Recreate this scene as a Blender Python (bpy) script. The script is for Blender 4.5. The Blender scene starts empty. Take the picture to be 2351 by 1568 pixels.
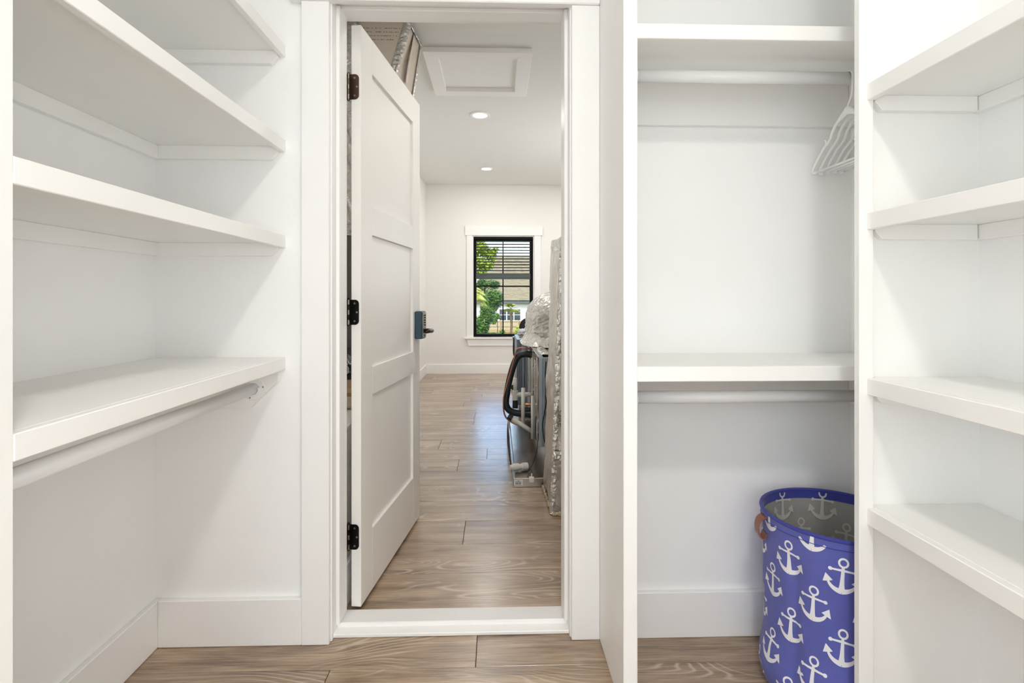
import bpy, bmesh, math, random
from mathutils import Vector, Matrix, noise

random.seed(7)
scene = bpy.context.scene
COL = scene.collection
PI = math.pi

# ------------------------------------------------------------------ camera
cam_data = bpy.data.cameras.new('camera')
cam_data.sensor_width = 36.0
cam_data.lens = 1200.0 / 2351.0 * 36.0
cam_data.shift_y = -101.0 / 2351.0
cam_data.clip_start = 0.05
cam_data.clip_end = 500
cam = bpy.data.objects.new('camera', cam_data)
cam.location = (0, 0, 1.09)
cam.rotation_euler = (PI / 2, 0, -math.atan(35.5 / 1200.0))
COL.objects.link(cam)
scene.camera = cam

# ------------------------------------------------------------------ world, sun, exposure
SKY_STRENGTH = 0.75
SUN_STRENGTH = 7.0
CLOSET_LAMP = 20.0
CLOSET_SIDE = 21.0
CLOSET_BACK_FILL = 17.5
DOWNLIGHT = 7.5
ROOM_SIDE_FILL = 30.0
world = bpy.data.worlds.new('world')
scene.world = world
world.use_nodes = True
wn = world.node_tree.nodes
wl = world.node_tree.links
wn.clear()
sky = wn.new('ShaderNodeTexSky')
sky.sky_type = 'NISHITA'
sky.sun_disc = False
sky.sun_elevation = math.radians(48)
sky.sun_rotation = math.radians(200)
sky.air_density = 1.0
sky.dust_density = 1.5
bg = wn.new('ShaderNodeBackground')
bg.inputs['Strength'].default_value = SKY_STRENGTH
wo = wn.new('ShaderNodeOutputWorld')
wl.new(sky.outputs[0], bg.inputs[0])
wl.new(bg.outputs[0], wo.inputs[0])

sun_d = bpy.data.lights.new('sun', 'SUN')
sun_d.energy = SUN_STRENGTH
sun_d.angle = 0.01
sun_d.color = (1.0, 0.95, 0.86)
sun = bpy.data.objects.new('sun', sun_d)
sun.rotation_euler = Vector((0.35, 0.62, -0.75)).to_track_quat('-Z', 'Y').to_euler()
sun.location = (0, 0, 12)
COL.objects.link(sun)

# cool fill light for the closet, set at an added glazed door behind the camera
day_d = bpy.data.lights.new('closet_back_fill', 'AREA')
day_d.shape = 'RECTANGLE'
day_d.size = 1.0
day_d.size_y = 1.9
day_d.energy = CLOSET_BACK_FILL
day_d.color = (0.74, 0.88, 1.0)
day = bpy.data.objects.new('closet_back_fill', day_d)
day.location = (-0.30, -1.53, 1.03)
day.rotation_euler = Vector((0, 1, 0)).to_track_quat('-Z', 'Z').to_euler()
COL.objects.link(day)

# soft fill light at an added side window, right of and behind the camera
sd_d = bpy.data.lights.new('closet_side_fill', 'AREA')
sd_d.shape = 'RECTANGLE'
sd_d.size = 1.1
sd_d.size_y = 1.5
sd_d.energy = CLOSET_SIDE
sd_d.color = (0.99, 0.99, 0.985)
sdo = bpy.data.objects.new('closet_side_fill', sd_d)
sdo.location = (1.11, -0.80, 0.90)
sdo.rotation_euler = Vector((-1, 0, 0)).to_track_quat('-Z', 'Z').to_euler()
COL.objects.link(sdo)

# fill light at an added, unseen window in the right wall beyond
rd_d = bpy.data.lights.new('room_side_fill', 'AREA')
rd_d.shape = 'RECTANGLE'
rd_d.size = 1.3
rd_d.size_y = 1.4
rd_d.energy = ROOM_SIDE_FILL
rd_d.color = (0.93, 0.965, 1.0)
rdo = bpy.data.objects.new('room_side_fill', rd_d)
rdo.location = (1.69, 5.15, 1.28)
rdo.rotation_euler = Vector((-1, 0, 0)).to_track_quat('-Z', 'Z').to_euler()
COL.objects.link(rdo)

vs = scene.view_settings
vs.view_transform = 'Standard'
vs.look = 'None'
vs.exposure = 0.0
vs.gamma = 1.0
vs.use_curve_mapping = False
scene.cycles.max_bounces = 7
scene.cycles.diffuse_bounces = 6
scene.cycles.glossy_bounces = 3
scene.cycles.transmission_bounces = 4
scene.cycles.use_adaptive_sampling = True
scene.cycles.adaptive_threshold = 0.1
scene.cycles.adaptive_min_samples = 16
scene.cycles.transparent_max_bounces = 16
scene.cycles.sample_clamp_indirect = 6.0
scene.cycles.caustics_reflective = False
scene.cycles.caustics_refractive = False


# ------------------------------------------------------------------ materials
def lin(r, g, b):
    f = lambda c: c / 12.92 if c <= 0.04045 else ((c + 0.055) / 1.055) ** 2.4
    return (f(r / 255.0), f(g / 255.0), f(b / 255.0), 1.0)


def new_mat(name):
    m = bpy.data.materials.new(name)
    m.use_nodes = True
    nt = m.node_tree
    b = nt.nodes.get('Principled BSDF')
    return m, nt, b


def nd(nt, t, **kw):
    n = nt.nodes.new(t)
    for k, v in kw.items():
        setattr(n, k, v)
    return n


def add_bump(nt, b, scale, strength, dist=0.01, detail=4, stretch=(1, 1, 1)):
    tc = nd(nt, 'ShaderNodeTexCoord')
    mp = nd(nt, 'ShaderNodeMapping')
    mp.inputs['Scale'].default_value = stretch
    no = nd(nt, 'ShaderNodeTexNoise')
    no.inputs['Scale'].default_value = scale
    no.inputs['Detail'].default_value = detail
    bu = nd(nt, 'ShaderNodeBump')
    bu.inputs['Strength'].default_value = strength
    bu.inputs['Distance'].default_value = dist
    nt.links.new(tc.outputs['Object'], mp.inputs[0])
    nt.links.new(mp.outputs[0], no.inputs['Vector'])
    nt.links.new(no.outputs['Fac'], bu.inputs['Height'])
    nt.links.new(bu.outputs[0], b.inputs['Normal'])
    return no


def plain(name, rgb, rough=0.5, metal=0.0, bump=None, vary=0.0, spec=None, stretch=(1, 1, 1)):
    m, nt, b = new_mat(name)
    col = lin(*rgb)
    b.inputs['Base Color'].default_value = col
    b.inputs['Roughness'].default_value = rough
    b.inputs['Metallic'].default_value = metal
    if spec is not None:
        b.inputs['Specular IOR Level'].default_value = spec
    if bump:
        no = add_bump(nt, b, bump[0], bump[1], bump[2], stretch=stretch)
    if vary:
        tc = nd(nt, 'ShaderNodeTexCoord')
        no = nd(nt, 'ShaderNodeTexNoise')
        no.inputs['Scale'].default_value = 7.0
        no.inputs['Detail'].default_value = 2.0
        mx = nd(nt, 'ShaderNodeMix', data_type='RGBA')
        mx.inputs[6].default_value = tuple(c * (1 - vary) for c in col[:3]) + (1,)
        mx.inputs[7].default_value = tuple(min(1, c * (1 + vary)) for c in col[:3]) + (1,)
        nt.links.new(tc.outputs['Object'], no.inputs['Vector'])
        nt.links.new(no.outputs['Fac'], mx.inputs[0])
        nt.links.new(mx.outputs[2], b.inputs['Base Color'])
    return m


M = {}
M['trim'] = plain('white_trim_paint', (247, 246, 244), 0.42, vary=0.012)
M['shelf'] = plain('white_shelf_paint', (248, 247, 244), 0.45, vary=0.012)
M['wall'] = plain('closet_wall_paint', (248, 248, 247), 0.6, vary=0.01)
M['wall_far'] = plain('room_wall_paint', (240, 238, 234), 0.6, vary=0.01)
M['ceiling'] = plain('ceiling_paint', (233, 233, 229), 0.7, vary=0.01)
M['door'] = plain('door_paint', (240, 237, 232), 0.4, vary=0.01)
M['rod'] = plain('white_rod_paint', (243, 243, 242), 0.32, bump=(40, 0.06, 0.002))
M['hinge'] = plain('black_hinge_metal', (26, 24, 22), 0.32, 0.7, bump=(120, 0.1, 0.001))
M['bronze'] = plain('bronze_hinge_metal', (92, 74, 60), 0.3, 0.9, bump=(60, 0.2, 0.001), vary=0.3)
M['knuckle'] = plain('glint_hinge_knuckle', (120, 112, 104), 0.22, 1.0, bump=(80, 0.1, 0.001))  # lighter base colour paints in the bright highlight on the knuckles
M['steel'] = plain('bright_steel', (205, 203, 198), 0.25, 1.0, bump=(80, 0.1, 0.001))
M['lock_body'] = plain('slate_blue_lock_case', (52, 74, 88), 0.45, 0.2, bump=(90, 0.1, 0.001))
M['lock_face'] = plain('lock_face_nickel', (160, 150, 138), 0.3, 0.8, bump=(90, 0.1, 0.001))
M['dark_bronze'] = plain('dark_bronze_lever', (70, 56, 50), 0.28, 0.9, bump=(60, 0.1, 0.001))
M['screw'] = plain('screw_head', (150, 146, 140), 0.3, 0.9, bump=(200, 0.1, 0.0005))
M['subfloor'] = plain('dark_subfloor', (84, 70, 58), 0.9, bump=(30, 0.2, 0.005), vary=0.2)
M['hanger'] = plain('white_hanger_plastic', (240, 241, 239), 0.35, bump=(40, 0.05, 0.001))
M['hanger'].node_tree.nodes['Principled BSDF'].inputs['Subsurface Weight'].default_value = 0.0
M['leather'] = plain('brown_leather', (138, 84, 62), 0.38, bump=(120, 0.35, 0.002), vary=0.15)
M['print'] = plain('white_anchor_print', (236, 236, 240), 0.8, bump=(500, 0.15, 0.001))
M['print_in'] = plain('pale_grey_show_through_print', (205, 205, 198), 0.8, bump=(500, 0.15, 0.001))
M['pvc'] = plain('white_pvc', (232, 229, 220), 0.35, bump=(40, 0.05, 0.001), vary=0.04)
M['copper'] = plain('copper_tube', (176, 120, 92), 0.3, 0.9, bump=(50, 0.1, 0.001), vary=0.15)
M['rubber'] = plain('black_pipe_insulation', (28, 30, 38), 0.42, bump=(60, 0.2, 0.002), vary=0.2)
M['galv'] = plain('galvanised_sheet', (178, 168, 154), 0.24, 1.0, bump=(14, 0.25, 0.004), vary=0.1)
M['grey_cab'] = plain('blue_grey_cabinet_paint', (112, 122, 132), 0.35, 0.4, bump=(40, 0.1, 0.001), vary=0.08)
M['light_cab'] = plain('light_grey_cabinet_edge', (160, 168, 172), 0.35, 0.5, bump=(40, 0.1, 0.001), vary=0.06)
M['wire'] = plain('black_wire', (22, 22, 24), 0.5, bump=(90, 0.1, 0.001))
M['sticker'] = plain('white_paper_sticker', (232, 231, 226), 0.6, bump=(90, 0.05, 0.001))
M['ink'] = plain('black_ink', (30, 30, 32), 0.7, bump=(90, 0.05, 0.001))
M['foil_ink'] = plain('grey_foil_print', (112, 104, 100), 0.7, bump=(90, 0.05, 0.001))
M['fibre'] = plain('cream_glass_fibre', (214, 200, 172), 0.95, bump=(70, 0.8, 0.01), vary=0.15)
M['blackwin'] = plain('black_window_frame', (10, 10, 11), 0.6, spec=0.2, bump=(40, 0.05, 0.001))
M['slat'] = plain('dark_blind_slat', (40, 44, 44), 0.5, bump=(30, 0.1, 0.001), vary=0.1)
M['slat_rail'] = plain('charcoal_blind_rail', (74, 84, 84), 0.5, bump=(30, 0.1, 0.001), vary=0.08)
M['chair'] = plain('black_chair_fabric', (20, 20, 22), 0.8, bump=(160, 0.4, 0.002))
M['chair_plastic'] = plain('black_chair_plastic', (18, 18, 19), 0.4, bump=(60, 0.1, 0.001))
M['black_bag'] = plain('black_plastic_bag', (16, 16, 18), 0.3, bump=(18, 0.6, 0.01))
M['white_bag'] = plain('white_plastic_sheet', (214, 216, 220), 0.35, bump=(20, 0.7, 0.01))
M['card'] = plain('tan_cardboard', (190, 160, 128), 0.85, bump=(60, 0.2, 0.002), vary=0.1)
M['grey_liner'] = plain('dark_grey_duct_liner', (112, 111, 106), 0.6, 0.3, bump=(45, 0.8, 0.006), vary=0.2)
# outdoors
M['roof'] = plain('tan_shingle_roof', (104, 98, 78), 0.9, bump=(8, 0.6, 0.05), vary=0.25)
M['stucco'] = plain('white_house_wall', (180, 178, 172), 0.9, bump=(6, 0.2, 0.02), vary=0.03)
M['house_win'] = plain('dark_house_glass', (40, 52, 58), 0.15, bump=(2, 0.05, 0.01), vary=0.2)
M['house_trim'] = plain('white_house_trim', (170, 170, 168), 0.7, bump=(9, 0.1, 0.01))
M['eave'] = plain('grey_green_eave', (60, 68, 68), 0.7, bump=(9, 0.1, 0.01))
M['fence'] = plain('weathered_fence_wood', (128, 108, 72), 0.85, bump=(12, 0.4, 0.01), vary=0.15)
M['bark'] = plain('grey_brown_bark', (70, 58, 46), 0.95, bump=(10, 0.9, 0.05), vary=0.25)
M['palm_bark'] = plain('tan_palm_bark', (112, 92, 68), 0.95, bump=(14, 1.0, 0.05), vary=0.25)
M['grass'] = plain('lawn_green', (66, 92, 36), 0.95, bump=(6, 0.6, 0.05), vary=0.25)
M['leaf_lime'] = plain('yellow_green_leaves', (122, 146, 26), 0.6, bump=(9, 0.2, 0.01), vary=0.3)
M['leaf_green'] = plain('mid_green_leaves', (64, 98, 28), 0.6, bump=(9, 0.2, 0.01), vary=0.3)
M['leaf_pine'] = plain('deep_green_needles', (40, 72, 36), 0.6, bump=(9, 0.2, 0.01), vary=0.3)
M['frond'] = plain('palm_frond_green', (116, 124, 40), 0.6, bump=(9, 0.2, 0.01), vary=0.3)


def foil_mat(name, rgb, rough, scale, strength, stretch=(1, 1, 1), weave=False, metal=0.85):
    m, nt, b = new_mat(name)
    b.inputs['Base Color'].default_value = lin(*rgb)
    b.inputs['Metallic'].default_value = metal
    b.inputs['Roughness'].default_value = rough
    tc = nd(nt, 'ShaderNodeTexCoord')
    mp = nd(nt, 'ShaderNodeMapping')
    mp.inputs['Scale'].default_value = stretch
    n1 = nd(nt, 'ShaderNodeTexNoise')
    n1.inputs['Scale'].default_value = scale
    n1.inputs['Detail'].default_value = 6
    n1.inputs['Distortion'].default_value = 1.5
    v1 = nd(nt, 'ShaderNodeTexVoronoi', feature='DISTANCE_TO_EDGE')
    v1.inputs['Scale'].default_value = scale * 0.9
    ad = nd(nt, 'ShaderNodeMath', operation='MULTIPLY_ADD')
    ad.inputs[1].default_value = 0.5
    bu = nd(nt, 'ShaderNodeBump')
    bu.inputs['Strength'].default_value = strength
    bu.inputs['Distance'].default_value = 0.012
    L = nt.links.new
    L(tc.outputs['Object'], mp.inputs[0])
    L(mp.outputs[0], n1.inputs['Vector'])
    L(mp.outputs[0], v1.inputs['Vector'])
    L(v1.outputs['Distance'], ad.inputs[0])
    L(n1.outputs['Fac'], ad.inputs[2])
    last = ad.outputs[0]
    if weave:
        w = nd(nt, 'ShaderNodeTexWave', bands_direction='DIAGONAL')
        w.inputs['Scale'].default_value = 38
        w.inputs['Distortion'].default_value = 2.0
        a2 = nd(nt, 'ShaderNodeMath', operation='MULTIPLY_ADD')
        a2.inputs[1].default_value = 0.10
        L(tc.outputs['Object'], w.inputs['Vector'])
        L(w.outputs['Fac'], a2.inputs[0])
        L(last, a2.inputs[2])
        last = a2.outputs[0]
    L(last, bu.inputs['Height'])
    L(bu.outputs[0], b.inputs['Normal'])
    return m


M['foil'] = foil_mat('aluminium_foil_wrap', (206, 199, 190), 0.32, 9, 0.55, weave=True)
M['foil_crinkle'] = foil_mat('crinkled_foil', (216, 212, 206), 0.22, 22, 0.9)
M['foil_kraft'] = foil_mat('taped_foil_board', (220, 208, 194), 0.5, 7, 0.25, weave=False, metal=0.25)
M['foil_streak'] = foil_mat('streaked_cabinet_foil', (176, 166, 156), 0.25, 16, 0.8, stretch=(1, 1, 0.25))


def glass_mat():
    m, nt, b = new_mat('clear_window_glass')
    out = nt.nodes.get('Material Output')
    tr = nd(nt, 'ShaderNodeBsdfTransparent')
    gl = nd(nt, 'ShaderNodeBsdfGlossy')
    gl.inputs['Roughness'].default_value = 0.02
    fr = nd(nt, 'ShaderNodeFresnel')
    fr.inputs['IOR'].default_value = 1.12
    mx = nd(nt, 'ShaderNodeMixShader')
    nt.links.new(fr.outputs[0], mx.inputs[0])
    nt.links.new(tr.outputs[0], mx.inputs[1])
    nt.links.new(gl.outputs[0], mx.inputs[2])
    nt.links.new(mx.outputs[0], out.inputs[0])
    return m


M['glass'] = glass_mat()


def emit_mat(name, rgb, strength):
    m, nt, b = new_mat(name)
    b.inputs['Base Color'].default_value = lin(*rgb)
    b.inputs['Emission Color'].default_value = lin(*rgb)
    b.inputs['Emission Strength'].default_value = strength
    return m


M['lens'] = emit_mat('lit_downlight_lens', (255, 250, 240), 4.0)


def fabric_mat(name, rgb, rgb2):
    m, nt, b = new_mat(name)
    b.inputs['Roughness'].default_value = 0.85
    b.inputs['Sheen Weight'].default_value = 0.15
    L = nt.links.new
    tc = nd(nt, 'ShaderNodeTexCoord')
    n1 = nd(nt, 'ShaderNodeTexNoise')
    n1.inputs['Scale'].default_value = 420
    n1.inputs['Detail'].default_value = 3
    n2 = nd(nt, 'ShaderNodeTexNoise')
    n2.inputs['Scale'].default_value = 9
    mx = nd(nt, 'ShaderNodeMix', data_type='RGBA')
    mx.inputs[6].default_value = lin(*rgb)
    mx.inputs[7].default_value = lin(*rgb2)
    ad = nd(nt, 'ShaderNodeMath', operation='MULTIPLY_ADD')
    ad.inputs[1].default_value = 0.45
    L(tc.outputs['Object'], n1.inputs['Vector'])
    L(tc.outputs['Object'], n2.inputs['Vector'])
    L(n1.outputs['Fac'], ad.inputs[0])
    mu = nd(nt, 'ShaderNodeMath', operation='MULTIPLY')
    mu.inputs[1].default_value = 0.5
    L(n2.outputs['Fac'], mu.inputs[0])
    L(mu.outputs[0], ad.inputs[2])
    L(ad.outputs[0], mx.inputs[0])
    L(mx.outputs[2], b.inputs['Base Color'])
    bu = nd(nt, 'ShaderNodeBump')
    bu.inputs['Strength'].default_value = 0.25
    bu.inputs['Distance'].default_value = 0.001
    L(n1.outputs['Fac'], bu.inputs['Height'])
    L(bu.outputs[0], b.inputs['Normal'])
    return m


M['blue_cloth'] = fabric_mat('blue_canvas', (72, 78, 158), (108, 114, 190))
M['blue_rim'] = fabric_mat('deep_blue_canvas_binding', (48, 52, 140), (70, 76, 164))
M['grey_cloth'] = fabric_mat('grey_canvas_inside', (150, 148, 146), (182, 180, 176))


def wood_mat():
    m, nt, b = new_mat('greige_oak_plank')
    L = nt.links.new
    tc = nd(nt, 'ShaderNodeTexCoord')
    oi = nd(nt, 'ShaderNodeObjectInfo')
    mul = nd(nt, 'ShaderNodeVectorMath', operation='SCALE')
    mul.inputs['Scale'].default_value = 37.0
    cmb = nd(nt, 'ShaderNodeCombineXYZ')
    L(oi.outputs['Random'], cmb.inputs[0])
    L(oi.outputs['Random'], cmb.inputs[1])
    L(oi.outputs['Random'], cmb.inputs[2])
    L(cmb.outputs[0], mul.inputs[0])
    add = nd(nt, 'ShaderNodeVectorMath', operation='ADD')
    L(tc.outputs['Object'], add.inputs[0])
    L(mul.outputs[0], add.inputs[1])

    def mapped(sx, sy, sz=1.0):
        mp = nd(nt, 'ShaderNodeMapping')
        mp.inputs['Scale'].default_value = (sx, sy, sz)
        L(add.outputs[0], mp.inputs[0])
        return mp.outputs[0]
    # fine fibre
    fib = nd(nt, 'ShaderNodeTexNoise')
    fib.inputs['Scale'].default_value = 1.0
    fib.inputs['Detail'].default_value = 6
    fib.inputs['Roughness'].default_value = 0.65
    L(mapped(9, 210), fib.inputs['Vector'])
    # broad tone streaks
    brd = nd(nt, 'ShaderNodeTexNoise')
    brd.inputs['Scale'].default_value = 1.0
    brd.inputs['Detail'].default_value = 4
    brd.inputs['Distortion'].default_value = 0.6
    L(mapped(1.7, 15), brd.inputs['Vector'])
    # cathedral figure: contour lines of a stretched noise
    cat = nd(nt, 'ShaderNodeTexNoise')
    cat.inputs['Scale'].default_value = 1.0
    cat.inputs['Detail'].default_value = 1.5
    cat.inputs['Distortion'].default_value = 0.3
    L(mapped(1.5, 6.5), cat.inputs['Vector'])
    m18 = nd(nt, 'ShaderNodeMath', operation='MULTIPLY')
    m18.inputs[1].default_value = 22.0
    L(cat.outputs['Fac'], m18.inputs[0])
    fr = nd(nt, 'ShaderNodeMath', operation='PINGPONG')
    fr.inputs[1].default_value = 0.5
    L(m18.outputs[0], fr.inputs[0])
    line = nd(nt, 'ShaderNodeMapRange')
    line.inputs[1].default_value = 0.0
    line.inputs[2].default_value = 0.22
    line.inputs[3].default_value = 1.0
    line.inputs[4].default_value = 0.0
    L(fr.outputs[0], line.inputs[0])
    # the figure shows only in patches
    pat = nd(nt, 'ShaderNodeTexNoise')
    pat.inputs['Scale'].default_value = 1.0
    pat.inputs['Detail'].default_value = 2
    L(mapped(2.2, 5.0), pat.inputs['Vector'])
    pr = nd(nt, 'ShaderNodeMapRange')
    pr.inputs[1].default_value = 0.47
    pr.inputs[2].default_value = 0.60
    L(pat.outputs['Fac'], pr.inputs[0])
    lp = nd(nt, 'ShaderNodeMath', operation='MULTIPLY')
    L(line.outputs[0], lp.inputs[0])
    L(pr.outputs[0], lp.inputs[1])
    lf = nd(nt, 'ShaderNodeMath', operation='MULTIPLY')
    lf.inputs[1].default_value = 0.75
    L(lp.outputs[0], lf.inputs[0])
    # colours
    ramp = nd(nt, 'ShaderNodeValToRGB')
    e = ramp.color_ramp.elements
    e[0].position = 0.385
    e[0].color = lin(106, 81, 60)
    e[1].position = 0.615
    e[1].color = lin(180, 154, 127)
    x = ramp.color_ramp.elements.new(0.5)
    x.color = lin(150, 124, 97)
    tone = nd(nt, 'ShaderNodeMath', operation='MULTIPLY_ADD')
    tone.inputs[1].default_value = 0.45
    L(fib.outputs['Fac'], tone.inputs[0])
    t2 = nd(nt, 'ShaderNodeMath', operation='MULTIPLY')
    t2.inputs[1].default_value = 0.55
    L(brd.outputs['Fac'], t2.inputs[0])
    L(t2.outputs[0], tone.inputs[2])
    L(tone.outputs[0], ramp.inputs[0])
    # knots
    vo = nd(nt, 'ShaderNodeTexVoronoi', feature='F1')
    vo.inputs['Scale'].default_value = 1.0
    L(mapped(1.6, 5.2), vo.inputs['Vector'])
    kr = nd(nt, 'ShaderNodeMapRange')
    kr.inputs[1].default_value = 0.02
    kr.inputs[2].default_value = 0.16
    kr.inputs[3].default_value = 0.55
    kr.inputs[4].default_value = 0.0
    L(vo.outputs['Distance'], kr.inputs[0])
    kx = nd(nt, 'ShaderNodeMix', data_type='RGBA')
    kx.inputs[7].default_value = lin(106, 81, 60)
    L(kr.outputs[0], kx.inputs[0])
    L(ramp.outputs[0], kx.inputs[6])
    lx = nd(nt, 'ShaderNodeMix', data_type='RGBA')
    lx.inputs[7].default_value = lin(206, 186, 164)
    L(lf.outputs[0], lx.inputs[0])
    L(kx.outputs[2], lx.inputs[6])
    hsv = nd(nt, 'ShaderNodeHueSaturation')
    vr = nd(nt, 'ShaderNodeMapRange')
    vr.inputs[3].default_value = 0.9
    vr.inputs[4].default_value = 1.08
    L(oi.outputs['Random'], vr.inputs[0])
    L(vr.outputs[0], hsv.inputs['Value'])
    L(lx.outputs[2], hsv.inputs['Color'])
    L(hsv.outputs[0], b.inputs['Base Color'])
    b.inputs['Roughness'].default_value = 0.33
    b.inputs['Specular IOR Level'].default_value = 0.8
    b.inputs['Coat Weight'].default_value = 0.7
    b.inputs['Coat Roughness'].default_value = 0.24
    b.inputs['Coat IOR'].default_value = 1.55
    bu = nd(nt, 'ShaderNodeBump')
    bu.inputs['Strength'].default_value = 0.12
    bu.inputs['Distance'].default_value = 0.001
    L(fib.outputs['Fac'], bu.inputs['Height'])
    L(bu.outputs[0], b.inputs['Normal'])
    return m


M['wood'] = wood_mat()

# ------------------------------------------------------------------ mesh helpers
ORG = {}


def tag(o, label=None, cat=None, group=None, kind=None):
    if label:
        o['label'] = label
    if cat:
        o['category'] = cat
    if group:
        o['group'] = group
    if kind:
        o['kind'] = kind
    return o


def empty(name, loc, label=None, cat=None, group=None, kind=None):
    o = bpy.data.objects.new(name, None)
    o.empty_display_size = 0.1
    o.location = loc
    COL.objects.link(o)
    ORG[o.name] = Vector(loc)
    return tag(o, label, cat, group, kind)


def put(name, bm, mat, parent=None, origin=None, smooth=False, label=None, cat=None, group=None, kind=None):
    """link bm (world coordinates) as one mesh object; parts take their thing's origin."""
    if parent is not None:
        org = ORG[parent.name]
    elif origin is not None:
        org = Vector(origin)
    else:
        bm.verts.ensure_lookup_table()
        xs = [v.co.x for v in bm.verts]
        ys = [v.co.y for v in bm.verts]
        zs = [v.co.z for v in bm.verts]
        org = Vector(((min(xs) + max(xs)) / 2, (min(ys) + max(ys)) / 2, min(zs)))
    for v in bm.verts:
        v.co -= org
    me = bpy.data.meshes.new(name)
    bm.normal_update()
    bm.to_mesh(me)
    bm.free()
    me.materials.append(M[mat] if isinstance(mat, str) else mat)
    if smooth:
        me.polygons.foreach_set('use_smooth', [True] * len(me.polygons))
    o = bpy.data.objects.new(name, me)
    COL.objects.link(o)
    if parent is not None:
        o.parent = parent
    else:
        o.location = org
    ORG[o.name] = org
    return tag(o, label, cat, group, kind)


def BM():
    return bmesh.new()


def hexa(bm, p, bevel=0.0, seg=1):
    """p: 8 points, bottom 4 (ccw from above) then top 4."""
    vs_ = [bm.verts.new(q) for q in p]
    fs = [bm.faces.new([vs_[i] for i in f]) for f in
          ((3, 2, 1, 0), (4, 5, 6, 7), (0, 1, 5, 4), (1, 2, 6, 5), (2, 3, 7, 6), (3, 0, 4, 7))]
    if bevel:
        es = set()
        for f in fs:
            es.update(f.edges)
        bmesh.ops.bevel(bm, geom=list(es), offset=bevel, segments=seg, affect='EDGES', profile=0.5)
    return bm


def box(x0, x1, y0, y1, z0, z1, bevel=0.0, bm=None, seg=1):
    bm = bm or BM()
    return hexa(bm, [(x0, y0, z0), (x1, y0, z0), (x1, y1, z0), (x0, y1, z0),
                     (x0, y0, z1), (x1, y0, z1), (x1, y1, z1), (x0, y1, z1)], bevel, seg)


def prism(pts, axis, a0, a1, bm=None, bevel=0.0):
    """extrude a 2D outline along an axis. axis 'y': pts are (x,z); 'x': (y,z); 'z': (x,y)."""
    bm = bm or BM()

    def mk(p, a):
        return {'y': (p[0], a, p[1]), 'x': (a, p[0], p[1]), 'z': (p[0], p[1], a)}[axis]
    A = [bm.verts.new(mk(p, a0)) for p in pts]
    B = [bm.verts.new(mk(p, a1)) for p in pts]
    n = len(pts)
    fs = [bm.faces.new(A[::-1]), bm.faces.new(B)]
    for i in range(n):
        fs.append(bm.faces.new((A[i], A[(i + 1) % n], B[(i + 1) % n], B[i])))
    bmesh.ops.recalc_face_normals(bm, faces=fs)
    if bevel:
        es = set()
        for f in fs:
            es.update(f.edges)
        bmesh.ops.bevel(bm, geom=list(es), offset=bevel, segments=1, affect='EDGES', profile=0.5)
    return bm


def tube(path, r, n=12, bm=None, cap=True, closed=False, flat=None):
    """sweep a circle (radius r or list) along a path of points."""
    bm = bm or BM()
    P = [Vector(p) for p in path]
    m = len(P)
    rad = r if isinstance(r, (list, tuple)) else [r] * m
    rings = []
    up = None
    for i in range(m):
        if closed:
            t = (P[(i + 1) % m] - P[i - 1])
        else:
            t = (P[min(i + 1, m - 1)] - P[max(i - 1, 0)])
        t.normalize()
        if up is None:
            up = Vector((0, 0, 1)) if abs(t.z) < 0.9 else Vector((1, 0, 0))
        s = t.cross(up)
        if s.length < 1e-5:
            s = t.orthogonal()
        s.normalize()
        up = s.cross(t).normalized()
        ring = []
        for k in range(n):
            a = 2 * PI * k / n
            k1, k2 = (1, 1) if flat is None else flat
            ring.append(bm.verts.new(P[i] + (s * math.cos(a) * k1 + up * math.sin(a) * k2) * rad[i]))
        rings.append(ring)
    cnt = m if closed else m - 1
    for i in range(cnt):
        a, b_ = rings[i], rings[(i + 1) % m]
        for k in range(n):
            bm.faces.new((a[k], a[(k + 1) % n], b_[(k + 1) % n], b_[k]))
    if cap and not closed:
        bm.faces.new(rings[0][::-1])
        bm.faces.new(rings[-1])
    bmesh.ops.recalc_face_normals(bm, faces=bm.faces)
    return bm


def spline(pts, n=6):
    """Catmull-Rom through the points."""
    P = [Vector(p) for p in pts]
    out = []
    for i in range(len(P) - 1):
        p0, p1, p2, p3 = P[max(i - 1, 0)], P[i], P[i + 1], P[min(i + 2, len(P) - 1)]
        for k in range(n):
            t = k / n
            out.append(0.5 * ((2 * p1) + (p2 - p0) * t + (2 * p0 - 5 * p1 + 4 * p2 - p3) * t * t
                              + (3 * p1 - p0 - 3 * p2 + p3) * t ** 3))
    out.append(P[-1])
    return out


def grid(fn, nu, nv, bm=None, wrap=False):
    bm = bm or BM()
    V = [[bm.verts.new(fn(i / nu, j / nv)) for j in range(nv + 1)] for i in range(nu if wrap else nu + 1)]
    for i in range(nu):
        for j in range(nv):
            a, b_ = V[i], V[(i + 1) % nu if wrap else i + 1]
            bm.faces.new((a[j], b_[j], b_[j + 1], a[j + 1]))
    return bm


def disc(c, r, axis, h, n=24, bm=None, bevel=0.0):
    """short cylinder centred on c, along axis vector."""
    a = Vector(axis).normalized()
    return tube([Vector(c) - a * h / 2, Vector(c) + a * h / 2], r, n, bm)


def wr(p, s, amp, seed=0.0):
    return amp * noise.noise(Vector((p[0] * s + seed, p[1] * s + seed * 1.7, p[2] * s - seed)))


# ================================================================== SETTING
XL, XR = -1.071, 1.157          # closet side walls
YW = 1.675                      # closet face of the door wall
YB = -1.6                       # wall behind the camera
ZC = 2.703                      # ceiling
FL, FR = -1.01, 1.75            # far room side walls
YF0, YF = 1.835, 7.487          # far room
JL, JR, JT = -0.521, 0.2345, 2.05   # door jamb faces

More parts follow.
